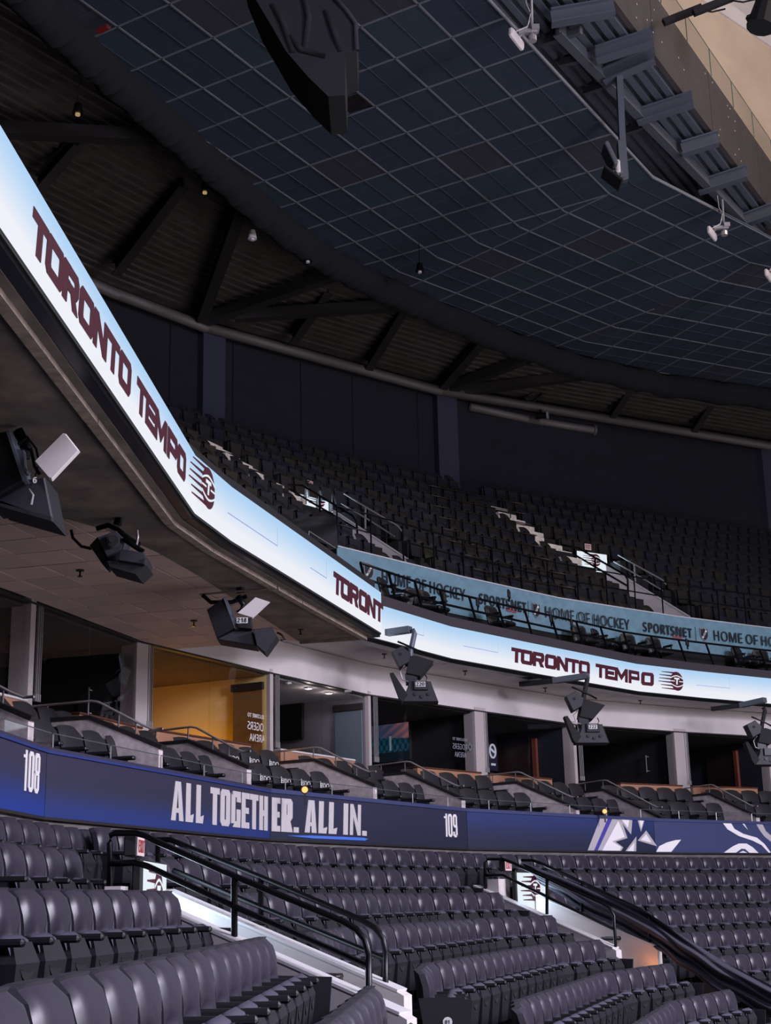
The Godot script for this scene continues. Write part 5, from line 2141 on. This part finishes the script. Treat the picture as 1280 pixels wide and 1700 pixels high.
	# -- two stairwells of the upper deck
	for q in [
		["second", Vector2(5.1, -40.65), Vector2(7.75, -37.6), 9.75, 6.9, Vector2(6.42, -40.72), Vector2(8.6, -38.9), 9.36, 7.3, Vector2(5.58, -40.86), Vector2(6.54, -41.46), 9.88],
		["first", Vector2(-2.5, -33.2), Vector2(-0.05, -32.05), 9.57, 7.6, Vector2(-1.25, -34.0), Vector2(0.75, -32.9), 9.36, 7.7, Vector2(-2.13, -34.2), Vector2(-1.34, -35.2), 10.1]]:
		well_wall("wall_upper_stairwell", "sloping shaded side wall of the %s upper stairwell" % q[0], q[1], q[2], q[3], q[4], 5.4, 0.14)
		well_wall("wall_upper_stairwell", "sloping pale far side wall of the %s upper stairwell, lit by its screen" % q[0], q[5], q[6], q[7], q[8], 5.4, 0.14)
		wall_screen("white screen with dark red ball emblem above the %s upper stairwell" % ("second, right-most" if q[0] == "second" else "first, left-most"), q[9], q[10], q[11], 0.56)
		var bw := MB.new()
		bw.bar(v3(q[9], 7.4) - Vector3(0.1, 0, 0.1), v3(q[10], 7.4) - Vector3(0.1, 0, 0.1), 0.1, 3.9)
		struct("wall_portal", bw, M.black, "dark head wall of the %s upper stairwell" % q[0])
	exit_sign("red and white EXIT sign above the second upper stairwell screen", az(976, 908, -41.2), Vector2(0.96, -0.6).normalized(), 0.26, 0.2)
	exit_sign("red and white EXIT sign above the first upper stairwell screen", az(515, 804, -34.6), Vector2(0.79, -1.0).normalized(), 0.22, 0.19)
	var Pa := Vector2(5.1, -40.65)
	var Pb := Vector2(7.75, -37.6)
	var Qa := Vector2(6.42, -40.72)
	var Qb := Vector2(8.6, -38.9)
	W = func(x: float, y: float) -> Vector3: return aw(x, y, Pa, Pb)
	V = func(x: float, y: float) -> Vector3: return aw(x, y, Qa, Qb)
	rail("upper_stair_railing", "dark railing crossing in front of the second upper screen", [
		[W.call(935, 905), W.call(960, 910), W.call(1030, 950), W.call(1038, 955), W.call(1042, 962), W.call(1043, 992)], [W.call(942, 914), W.call(1042, 973)]],
		[[W.call(988, 927), W.call(988, 960)]], M.black_metal, 0.03)
	rail("upper_stair_railing", "bright-edged railing on the far wall of the second upper stairwell", [
		[V.call(1026, 921), V.call(1053, 937), V.call(1100, 963), V.call(1106, 970)], [V.call(1019, 932), V.call(1053, 952), V.call(1100, 980)]],
		[[V.call(1053, 937), V.call(1055, 966)]], M.steel, 0.022)
	var Ra := Vector2(-2.5, -33.2)
	var Rb := Vector2(-0.05, -32.05)
	var Sa := Vector2(-1.25, -34.0)
	var Sb := Vector2(0.75, -32.9)
	W = func(x: float, y: float) -> Vector3: return aw(x, y, Ra, Rb)
	V = func(x: float, y: float) -> Vector3: return aw(x, y, Sa, Sb)
	rail("upper_stair_railing", "dark railing crossing in front of the first upper screen", [
		[W.call(478, 805), W.call(502, 806), W.call(585, 856), W.call(592, 866), W.call(594, 900)], [W.call(480, 812), W.call(592, 878)]],
		[[W.call(531, 824), W.call(531, 858)]], M.black_metal, 0.025)
	rail("upper_stair_railing", "bright-edged railing on the far wall of the first upper stairwell", [
		[V.call(571, 819), V.call(607, 842), V.call(660, 873), V.call(668, 882)], [V.call(567, 836), V.call(607, 860), V.call(655, 890)]],
		[[V.call(607, 842), V.call(607, 878)]], M.steel, 0.02)
	# pale gangway steps
	for q in [[Vector2(5.3, -39.75), Vector2(3.2, -42.2), "second"], [Vector2(-2.1, -32.85), Vector2(-4.5, -34.1), "first"]]:
		var st := thing("gangway_stairs", "pale concrete steps climbing beside the %s upper screen" % q[2], "stairs")
		var a: Vector2 = q[0]
		var b: Vector2 = q[1]
		var d := (b - a).normalized()
		var n := 9
		for k in n:
			var p := a.lerp(b, (k + 0.5) / n)
			var h := 7.5 - 0.82 + URISE * (upper_off(p) - 0.7) / UROW + 0.47
			var sb := MB.new()
			sb.box(v3(p, h - 0.3), Vector3(0.75, 0.6, a.distance_to(b) / n + 0.01), face(d).rotated(Vector3.UP, PI / 2))
			part("step", sb, M.step, st)
	# front railing of the upper deck and the guard rails of the steep rows
	var L := offset(UPPER, -0.12)
	var lines := []
	var posts := []
	for h in [7.62, 8.02]:
		var pts := []
		var s := arc_of(L, Vector2(-1.0, -28.7))
		while s < arc_of(L, Vector2(12.5, -40.0)):
			pts.append(v3(walk(L, s)[0], h))
			if h > 8:
				posts.append([v3(walk(L, s)[0], 7.0), v3(walk(L, s)[0], 8.02)])
			s += 1.05
		lines.append(pts)
	rail("front_railing", "thin dark guard railing along the top of the teal banner", lines, posts, M.black_metal, 0.018)
	for k in range(2, 10):
		var R := offset(UPPER, -(0.35 + UROW * (k - 1)))
		var c := arc_of(R, Vector2(0.6 + 0.1 * k, -35.0 - 0.8 * k))
		var pts := []
		for e in 7:
			pts.append(v3(walk(R, c - 1.2 + e * 0.62)[0], utop(k) + 0.12 - URISE + 0.15))
		rail("row_guard_rail", "thin brassy guard rail before the %s steep row between the gangways" % ordinal(k), [pts], [[pts[1] - Vector3(0, 0.8, 0), pts[1]], [pts[5] - Vector3(0, 0.8, 0), pts[5]]], M.brass, 0.016)


# ---------------------------------------------------------------- black cloth over the aisle
func stair_drape():
	var top := [Vector2(866, 1431), Vector2(960, 1466), Vector2(1075, 1514), Vector2(1130, 1552), Vector2(1200, 1595), Vector2(1300, 1646)]
	var bot := [Vector2(880, 1452), Vector2(962, 1505), Vector2(1080, 1566), Vector2(1130, 1600), Vector2(1200, 1648), Vector2(1300, 1694)]
	var zz := [-23.95, -23.45, -22.7, -22.25, -21.75, -21.1]
	var nu := 44
	var nv := 22
	var P := []
	for i in nu + 1:
		var t := 5.0 * i / nu
		var k := mini(int(t), 4)
		var f := t - k
		var a: Vector2 = (top[k] as Vector2).lerp(top[k + 1], f)
		var b: Vector2 = (bot[k] as Vector2).lerp(bot[k + 1], f)
		var z: float = lerpf(zz[k], zz[k + 1], f)
		var col := []
		for j in nv + 1:
			var v := float(j) / nv
			var q := a.lerp(b, v)
			var deep := 0.1 * sin(v * 11.0 + t * 1.1) + 0.07 * sin(v * 23.0 - t * 2.1) + 0.12 * sin(v * PI)
			col.append(az(q.x, q.y + 2.0 * sin(t * 7.0) * v, z + deep))
		P.append(col)
	var mb := MB.new(true)
	for i in nu:
		for j in nv:
			mb.quad(P[i][j + 1], P[i + 1][j + 1], P[i + 1][j], P[i][j])
	var o := thing("aisle_drape", "long black cloth draped over the railing and down the aisle beside far stairwell", "drape")
	part("cloth", mb, M.cloth, o)
	var hem := MB.new()
	var pts := []
	for i in range(0, nu + 1, 2):
		pts.append(P[i][nv])
	hem.tube(pts, 0.025, 6)
	part("hem", hem, M.cloth, o)


# ---------------------------------------------------------------- loge row above the far ribbon
func on_line(px: float, py: float, P: PackedVector2Array) -> Array:   # where a ray meets the upright face of a plan line, and the direction there
	for i in P.size() - 1:
		var p := aw(px, py, P[i], P[i + 1])
		if p.z >= 0:
			continue
		var d := (P[i + 1] - P[i])
		var t := (Vector2(p.x, p.z) - P[i]).dot(d) / d.length_squared()
		if t >= -0.001 and t <= 1.001:
			return [p, d.normalized()]
	return [az(px, py, -36), Vector2(0.7, -0.7)]


func banner_words(t: Node3D, text: String, x0: float, y0: float, x1: float, y1: float, P: PackedVector2Array, bold: bool, italic: bool):
	var a: Array = on_line(x0, y0, P)
	var b: Array = on_line(x1, y1, P)
	var c: Vector3 = ((a[0] as Vector3) + (b[0] as Vector3)) / 2
	var d := Vector2(b[0].x - a[0].x, b[0].z - a[0].z)
	var f := face(d.normalized())
	words(t, "printed_words", text, c + f.z * 0.03, f, 0.25, M.ink, bold, 1.0, italic)
	var o: MeshInstance3D = t.get_child(t.get_child_count() - 1)
	var w: float = (o.mesh as TextMesh).get_aabb().size.x * o.transform.basis.x.length()
	o.transform.basis.x *= d.length() / w


func loge():
	var B := offset(UPPER, 0.03)
	var s0 := arc_of(B, Vector2(-1.05, -28.5))
	var s1 := length_of(B) - 0.5
	var t := thing("teal_banner", "long pale teal hockey banner below the upper deck railing", "banner")
	var Q := span(B, s0, s1)
	var mb := MB.new()
	strip(mb, Q, 6.2, 7.1, 0.02)
	part("cloth", mb, M.teal, t)
	mb = MB.new()
	strip(mb, offset(Q, 0.01), 7.09, 7.115, 0.05)
	part("top_hem", mb, mat(rgb(176, 176, 182), 0.6), t)
	mb = MB.new()
	strip(mb, offset(Q, -0.03), 5.3, 7.05, 0.2)
	struct("wall_loge", mb, M.upper_terrace, "dark wall behind the teal banner")
	for q in [["HOME OF HOCKEY", 632, 961, 770, 986, false], ["HOME OF HOCKEY", 903, 1018, 1043, 1037, false], ["HOME OF HOCKEY", 1183, 1057, 1322, 1070, false], ["SPORTSNET", 794, 997, 872, 1007, true], ["SPORTSNET", 1066, 1043, 1147, 1050, true]]:
		banner_words(t, q[0], q[1], q[2], q[3], q[4], B, q[5], q[5])
	for q in [[889, 1013], [1168, 1053], [611, 948]]:
		var g := on_line(q[0], q[1], B)
		var f := face(g[1])
		var tr := Transform3D(f, (g[0] as Vector3) + f.z * 0.022)
		var sh := [Vector2(-0.15, 0.16), Vector2(-0.06, 0.14), Vector2(0, 0.18), Vector2(0.06, 0.14), Vector2(0.15, 0.16), Vector2(0.15, -0.05), Vector2(0.09, -0.14), Vector2(0, -0.2), Vector2(-0.09, -0.14), Vector2(-0.15, -0.05)]
		mb = MB.new()
		mb.plate(PackedVector2Array(sh), tr, 0.003)
		var cb := part("crest_border", mb, M.steel, t)
		mb = MB.new()
		var sm := PackedVector2Array()
		for p in sh:
			sm.append((p as Vector2) * 0.86)
		mb.plate(sm, tr.translated_local(Vector3(0, 0, 0.003)), 0.003)
		part("crest_field", mb, M.ink, cb)
		mb = MB.new()
		mb.plate(PackedVector2Array([Vector2(-0.1, -0.1), Vector2(-0.05, -0.12), Vector2(0.11, 0.09), Vector2(0.06, 0.12)]), tr.translated_local(Vector3(0, 0, 0.007)), 0.003)
		part("crest_bar", mb, M.letter_white, cb)
		words(cb, "crest_letters", "NHL", tr * Vector3(0, 0, 0.012), f.rotated(f.z, 0.9), 0.06, M.ink)
	for q in [[876, 1012], [1154, 1053]]:
		var g := on_line(q[0], q[1], B)
		mb = MB.new()
		mb.box((g[0] as Vector3) + face(g[1]).z * 0.025, Vector3(0.012, 0.4, 0.004), face(g[1]))
		part("divider_line", mb, M.ink, t)
	for q in [[848, 1012], [1124, 1058]]:
		var g := on_line(q[0], q[1], B)
		mb = MB.new()
		var f := face(g[1])
		for e in 2:
			mb.plate(PackedVector2Array([Vector2(-0.22, 0.02 - 0.05 * e), Vector2(0.22, 0.02 - 0.05 * e), Vector2(0.16, -0.01 - 0.05 * e), Vector2(-0.16, -0.01 - 0.05 * e)]), Transform3D(f, (g[0] as Vector3) + f.z * 0.022), 0.003)
		part("red_swoosh", mb, mat(rgb(150, 60, 70), 0.6), t)
	# railing in front of the loge seats
	var R := offset(LEDF, -0.22)
	var lines := [[], []]
	var posts := []
	var s := 0.4
	while s < length_of(R) - 0.4:
		var p: Vector2 = walk(R, s)[0]
		lines[0].append(v3(p, 6.2))
		lines[1].append(v3(p, 5.92))
		posts.append([v3(p, 6.2), v3(walk(offset(LEDF, -0.06), s)[0], 5.58)])
		s += 1.0
	rail("loge_railing", "black two-bar railing in front of the loge seats over the far ribbon", lines, posts, M.black_metal, 0.026)
	# swivel chairs
	var i := 0
	var proto: Node3D
	var C := offset(LEDF, -0.75)
	for q in [[655, "half hidden at the near end"], [700, "second from the near end"], [722, "third, close beside its neighbour"], [832, "alone beside the first bold printed word"], [972, "first of the four under HOME OF HOCKEY"], [1004, "second of the four under the slogan"], [1052, "third of the four under the slogan"], [1094, "last of the four under the slogan"], [1234, "left one of the last pair"], [1268, "last at the frame's right edge"]]:
		i += 1
		var g := on_line(q[0], 1060, C)
		var o: Node3D
		if proto == null:
			proto = Node3D.new()
			mb = MB.new(true)
			mb.rbox(Vector3(0, 0.62, -0.2), Vector3(0.46, 0.5, 0.07), 0.06, Basis(Vector3.RIGHT, -0.25))
			put("backrest", mb.done(), M.upper_seat[0], proto)
			mb = MB.new()
			mb.rbox(Vector3(0, 0.42, 0.05), Vector3(0.46, 0.09, 0.46), 0.03)
			put("seat_cushion", mb.done(), M.upper_seat[0], proto)
			for x in [-0.26, 0.26]:
				mb = MB.new()
				mb.tube([Vector3(x, 0.42, 0.1), Vector3(x, 0.6, 0.15), Vector3(x, 0.62, -0.15)], 0.022, 6)
				mb.rbox(Vector3(x, 0.63, 0.02), Vector3(0.06, 0.04, 0.32), 0.012)
				put("armrest", mb.done(), M.arm, proto)
			mb = MB.new()
			mb.tube([Vector3(0, 0.02, 0.02), Vector3(0, 0.4, 0.02)], 0.035, 8)
			mb.disc(Vector3(0, 0, 0.02), Vector3.UP, 0.2, 0.03, 14)
			put("pedestal", mb.done(), M.black_metal, proto)
			o = proto
		else:
			o = proto.duplicate()
		o.name = numbered("loge_chair")
		add_child(o)
		var d: Vector2 = g[1]
		o.transform = Transform3D(face(d).rotated(Vector3.UP, 0.25 * sin(i * 2.3)), Vector3(g[0].x, 5.5, g[0].z))
		tag(o, "black swivel loge chair behind black railing, %s" % q[1], "chair", "swivel chairs of the loge row")
	# small black monitors clipped on the rail
	i = 0
	for q in [[738, 996], [793, 1004], [845, 990], [915, 1031], [949, 1038], [1141, 1070]]:
		i += 1
		var g := on_line(q[0], q[1], R)
		var f := face(g[1])
		var mo := thing("rail_monitor", "small black monitor clipped on the loge railing, %s from the near end" % ordinal(i), "monitor", g[0])
		mb = MB.new()
		mb.rbox(Vector3(0, 0.05, 0), Vector3(0.24, 0.18, 0.05), 0.015, f.rotated(Vector3.UP, 0.5))
		part("housing", mb, M.black, mo)
		mb = MB.new()
		mb.tube([Vector3(0, 0.0, 0), Vector3(0, -0.12, 0)], 0.02, 6)
		part("clip", mb, M.black_metal, mo)
	# black cover and glass edge at the near end of the loge, dark things beside it
	var cv := thing("black_cover", "black cloth cover over equipment at the near end of the teal banner", "cover")
	mb = MB.new(true)
	var zc := -28.2
	var top := [Vector2(486, 862), Vector2(505, 858), Vector2(530, 857), Vector2(552, 858), Vector2(559, 866)]
	var bot := [Vector2(478, 872), Vector2(500, 884), Vector2(528, 898), Vector2(552, 908), Vector2(561, 910)]
	for e in 4:
		for f2 in 4:
			var quad_ := []
			for k in [[0, 1], [1, 1], [1, 0], [0, 0]]:
				var v: float = (f2 + k[1]) / 4.0
				var q: Vector2 = (top[e + k[0]] as Vector2).lerp(bot[e + k[0]], v)
				quad_.append(az(q.x, q.y, zc + 0.12 * sin(v * 5.0 + (e + k[0]) * 1.7) + 0.15 * v))
			mb.quad(quad_[0], quad_[1], quad_[2], quad_[3])
	part("cloth", mb, M.black, cv)
	mb = MB.new()
	var bx0 := az(485, 868, zc - 0.3)
	var bx1 := az(556, 905, zc - 0.3)
	mb.box((bx0 + bx1) / 2, Vector3(absf(bx1.x - bx0.x), absf(bx0.y - bx1.y) * 0.7, 0.5))
	part("covered_case", mb, M.black_cap, cv)
	var gp := thing("glass_screen", "low glass screen with pale edge beside the black cover", "balustrade")
	var ga := az(513, 882, -26.5)
	var gb := az(557, 910, -27.6)
	mb = MB.new()
	mb.quad(ga - Vector3(0, 0.35, 0), gb - Vector3(0, 0.35, 0), gb, ga)
	part("pane", mb, M.glass, gp)
	mb = MB.new()
	mb.bar(ga, gb, 0.012, 0.014)
	mb.bar(ga, ga - Vector3(0, 0.3, 0), 0.01, 0.012)
	part("edge", mb, M.steel, gp)


# ---------------------------------------------------------------- loudspeakers under the soffit
func px_plate(t: Node3D, called: String, pts: Array, z: float, deep: float, m: Material, lean := Basis(), label := ""):
	# a solid with that outline in an upright plane at depth z, deep metres thick behind it
	var poly := PackedVector2Array()
	for q in pts:
		var p := az(q[0], q[1], z)
		poly.append(Vector2(p.x, p.y))
	if Geometry2D.is_polygon_clockwise(poly):
		poly.reverse()
	var c := Vector2.ZERO
	for p in poly:
		c += p / poly.size()
	for i in poly.size():
		poly[i] -= c
	var mb := MB.new()
	var tr := Transform3D(lean, Vector3(c.x, c.y, z))
	var small := PackedVector2Array()
	for p in poly:
		small.append(p * 0.94)
	mb.plate(poly, tr.translated_local(Vector3(0, 0, -deep)), deep - 0.02)
	# chamfered front
	var n := poly.size()
	for i in n:
		var a := poly[i]
		var b := poly[(i + 1) % n]
		mb.quad(tr * Vector3(a.x, a.y, -0.02), tr * Vector3(b.x, b.y, -0.02), tr * Vector3(b.x * 0.94, b.y * 0.94, 0), tr * Vector3(a.x * 0.94, a.y * 0.94, 0))
	mb.plate(small, tr.translated_local(Vector3(0, 0, -0.01)), 0.01)
	part(called, mb, m, t, label)


func cable(t: Node3D, pts: Array, z: float, r := 0.012, m: Material = null):
	var l := []
	for q in pts:
		l.append(az(q[0], q[1], z))
	var mb := MB.new()
	mb.tube(l, r, 6)
	part("cable", mb, m if m else M.black_metal, t)


func plate_number(t: Node3D, text: String, px: float, py: float, z: float, h: float):
	var c := az(px, py, z)
	var mb := MB.new()
	mb.box(c, Vector3(h * 0.85 * text.length(), h * 1.3, 0.01))
	var np := part("number_plate", mb, M.letter_white, t)
	words(np, "number", text, c + Vector3(0, 0, 0.012), Basis(), h, M.black, true)


func loudspeakers():
	var sp := mat(rgb(27, 27, 32), 0.6)
	var grille := mat(rgb(48, 48, 56), 0.75)
	var back: Material = M.black
	# 1: at the left frame edge
	var t := thing("loudspeaker_cluster", "black loudspeaker cluster with big white panel at the left frame edge", "loudspeaker")
	px_plate(t, "speaker_box", [[-30, 722], [12, 714], [40, 797], [-30, 838]], -11.4, 0.35, M.black_gloss)
	px_plate(t, "steel_edge", [[9, 714], [14, 713], [43, 796], [37, 798]], -11.38, 0.3, M.galv)
	px_plate(t, "lower_box", [[-20, 836], [38, 796], [74, 792], [88, 864], [0, 832]], -11.5, 0.5, sp)
	px_plate(t, "lower_lip", [[-10, 832], [88, 858], [88, 866], [-10, 838]], -11.45, 0.5, back)
	px_plate(t, "flat_antenna", [[56, 766], [104, 718], [109, 719], [131, 747], [85, 796], [80, 794]], -11.3, 0.06, M.white_box, Basis(), "large white flat panel")
	px_plate(t, "bracket", [[26, 745], [38, 745], [40, 775], [46, 780], [44, 785], [33, 782]], -11.4, 0.1, M.galv)
	cable(t, [[30, 738], [45, 725], [60, 745], [66, 770], [60, 790], [52, 800]], -11.45)
	cable(t, [[34, 742], [52, 748], [58, 775], [66, 788]], -11.4, 0.016)
	cable(t, [[48, 812], [55, 822], [52, 838]], -11.2, 0.01, M.steel)
	cable(t, [[30, 715], [45, 745], [40, 760]], -11.7, 0.05)
	words(t, "number", "6", az(58, 797, -11.25), Basis(), 0.05, M.letter_white)
	# 2
	t = thing("loudspeaker_cluster", "pair of angled black loudspeakers without white panel under the bare slab", "loudspeaker")
	px_plate(t, "grille_box", [[161, 892], [192, 880], [207, 897], [200, 913], [178, 926]], -14.5, 0.35, grille)
	px_plate(t, "box_side", [[148, 905], [161, 891], [180, 925], [170, 937]], -14.55, 0.4, back)
	var dc := az(187, 898, -14.47)
	for r in [[0.075, grille], [0.065, back], [0.03, sp]]:
		var mb := MB.new()
		mb.disc(dc + Vector3(0, 0, 0.075 - r[0]), Vector3(0.1, 0.05, 1), r[0], 0.012, 16)
		part("driver_ring", mb, r[1], t)
	px_plate(t, "lower_grille", [[197, 915], [202, 911], [238, 917], [243, 928], [240, 937], [197, 930]], -14.4, 0.4, sp)
	px_plate(t, "lower_box", [[176, 931], [197, 929], [240, 936], [243, 938], [226, 954], [180, 941]], -14.45, 0.45, back)
	px_plate(t, "handle_slot", [[237, 927], [241, 927], [240, 937], [236, 936]], -14.37, 0.03, back)
	cable(t, [[118, 880], [121, 893], [135, 907], [152, 911]], -14.6, 0.018)
	cable(t, [[160, 878], [180, 872], [196, 880], [215, 895], [232, 905]], -14.7, 0.03)
	cable(t, [[228, 880], [229, 892], [227, 905]], -14.6, 0.012, M.steel)
	cable(t, [[205, 895], [225, 908], [238, 916]], -14.5, 0.03)
	cable(t, [[195, 872], [198, 860]], -14.8, 0.05)
	# 3
	t = thing("loudspeaker_cluster", "black loudspeaker cluster numbered 218 with tilted pale panel under the slab", "loudspeaker")
	px_plate(t, "speaker_box", [[343, 1012], [371, 992], [393, 1043], [360, 1060]], -18.0, 0.4, M.black_gloss)
	px_plate(t, "steel_edge", [[370, 991], [375, 992], [395, 1042], [390, 1045]], -17.98, 0.4, M.galv)
	px_plate(t, "lower_box", [[360, 1061], [394, 1044], [418, 1042], [425, 1072]], -18.05, 0.45, sp)
	px_plate(t, "flat_antenna", [[393, 1018], [424, 991], [448, 999], [419, 1026]], -17.9, 0.05, M.white_box, Basis(), "tilted pale flat panel")
	px_plate(t, "mount_box", [[390, 1028], [416, 1026], [418, 1044], [396, 1042]], -17.95, 0.2, back)
	px_plate(t, "round_speaker", [[420, 1044], [452, 1041], [460, 1056], [440, 1084], [426, 1072]], -17.9, 0.35, sp)
	cable(t, [[336, 988], [350, 1000], [385, 1000], [410, 990]], -18.3, 0.03)
	cable(t, [[395, 990], [405, 1005], [396, 1018]], -18.1, 0.045)
	cable(t, [[460, 1050], [468, 1054], [473, 1062], [466, 1063]], -18.0, 0.014)
	cable(t, [[400, 985], [398, 970]], -18.4, 0.06)
	plate_number(t, "218", 402, 1030, -17.82, 0.055)
	var rod := thing("ceiling_rod", "thin pale rod with bright tip under the slab above cluster 218", "rod")
	cable(rod, [[331, 987], [446, 977]], -18.3, 0.014, M.white_box)
	cable(rod, [[446, 977], [463, 976]], -18.3, 0.028, M.letter_white)
	# 4 to 6: alike, hung from arms before the far ribbon
	var arms := [
		[[541, 1062], [606, 1056], [681, 1045], [-26.3], "220", [0, 0], 1.0, "hanging black loudspeaker cluster numbered 220 at the end of near ribbon"],
		[[864, 1136], [920, 1130], [976, 1122], [-30.4], "222", [287, 67], 0.93, "hanging black loudspeaker cluster numbered 222 under the far ribbon lettering"],
		[[1182, 1177], [1230, 1171], [1270, 1162], [-34.6], "224", [582, 119], 0.8, "hanging black loudspeaker cluster cut by the frame's right edge"]]
	for q in arms:
		var z: float = q[3][0]
		t = thing("loudspeaker_cluster", q[7], "loudspeaker")
		var o: Array = q[5]
		var k: float = q[6]
		var X := func(pts: Array) -> Array:
			var out := []
			for p in pts:
				out.append([688 + (p[0] - 688) * k + o[0], 1045 + (p[1] - 1045) * k + o[1] + (10 if o[0] > 0 else 0)])
			return out
		var a0 := az(q[0][0], q[0][1], z - 1.0)
		var a1 := az(q[1][0], q[1][1], z - 0.5)
		var a2 := az(q[2][0], q[2][1], z)
		var mb := MB.new()
		mb.bar(a0, a1, 0.12, 0.1)
		part("arm_root", mb, back, t)
		mb = MB.new()
		mb.bar(a1, a2, 0.16, 0.12)
		part("arm", mb, M.galv, t)
		mb = MB.new()
		var dn: Array = X.call([[684, 1045], [688, 1052], [682, 1080], [680, 1110], [690, 1128]])
		var l := []
		for p in dn:
			l.append(az(p[0], p[1], z))
		mb.tube(l, 0.05, 8)
		part("drop_pipe", mb, M.galv if o[0] == 0 else back, t)
		px_plate(t, "upper_box", X.call([[650, 1081], [668, 1072], [682, 1085], [679, 1099], [663, 1108]]), z + 0.15, 0.4, sp)
		var dp: Array = X.call([[665, 1086]])
		mb = MB.new()
		mb.disc(az(dp[0][0], dp[0][1], z + 0.152), Vector3(0, 0, 1), 0.03, 0.008, 10)
		part("port", mb, back, t)
		px_plate(t, "middle_box", X.call([[679, 1089], [690, 1088], [720, 1097], [698, 1123], [674, 1118]]), z + 0.1, 0.5, back)
		px_plate(t, "clamp_block", X.call([[672, 1118], [690, 1118], [692, 1134], [674, 1136]]), z + 0.05, 0.2, M.black_metal)
		px_plate(t, "tilted_slab", X.call([[647, 1117], [653, 1116], [677, 1153], [668, 1166], [663, 1160]]), z + 0.25, 0.3, back)
		px_plate(t, "lower_box", X.call([[667, 1165], [677, 1140], [678, 1131], [715, 1131], [728, 1165]]), z + 0.2, 0.45, sp)
		px_plate(t, "mount_box", X.call([[686, 1130], [709, 1130], [711, 1145], [687, 1145]]), z + 0.26, 0.1, M.black_metal)
		for e in 3:
			var ep: Array = X.call([[690 + e * 11, 1152 + e % 2 * 4]])
			mb = MB.new()
			mb.disc(az(ep[0][0], ep[0][1], z + 0.21), Vector3(0, 0, 1), 0.035, 0.02, 8)
			part("knob", mb, M.black_metal, t)
		cable(t, X.call([[660, 1065], [672, 1070], [690, 1078], [705, 1086]]), z + 0.05, 0.02)
		cable(t, X.call([[672, 1105], [664, 1115], [668, 1128], [680, 1133]]), z + 0.1, 0.014, M.steel)
		cable(t, X.call([[706, 1120], [709, 1126], [705, 1134]]), z + 0.12, 0.012)
		if q[4] != "224":
			var np: Array = X.call([[698, 1136]])
			plate_number(t, q[4], np[0][0], np[0][1], z + 0.29, 0.07)
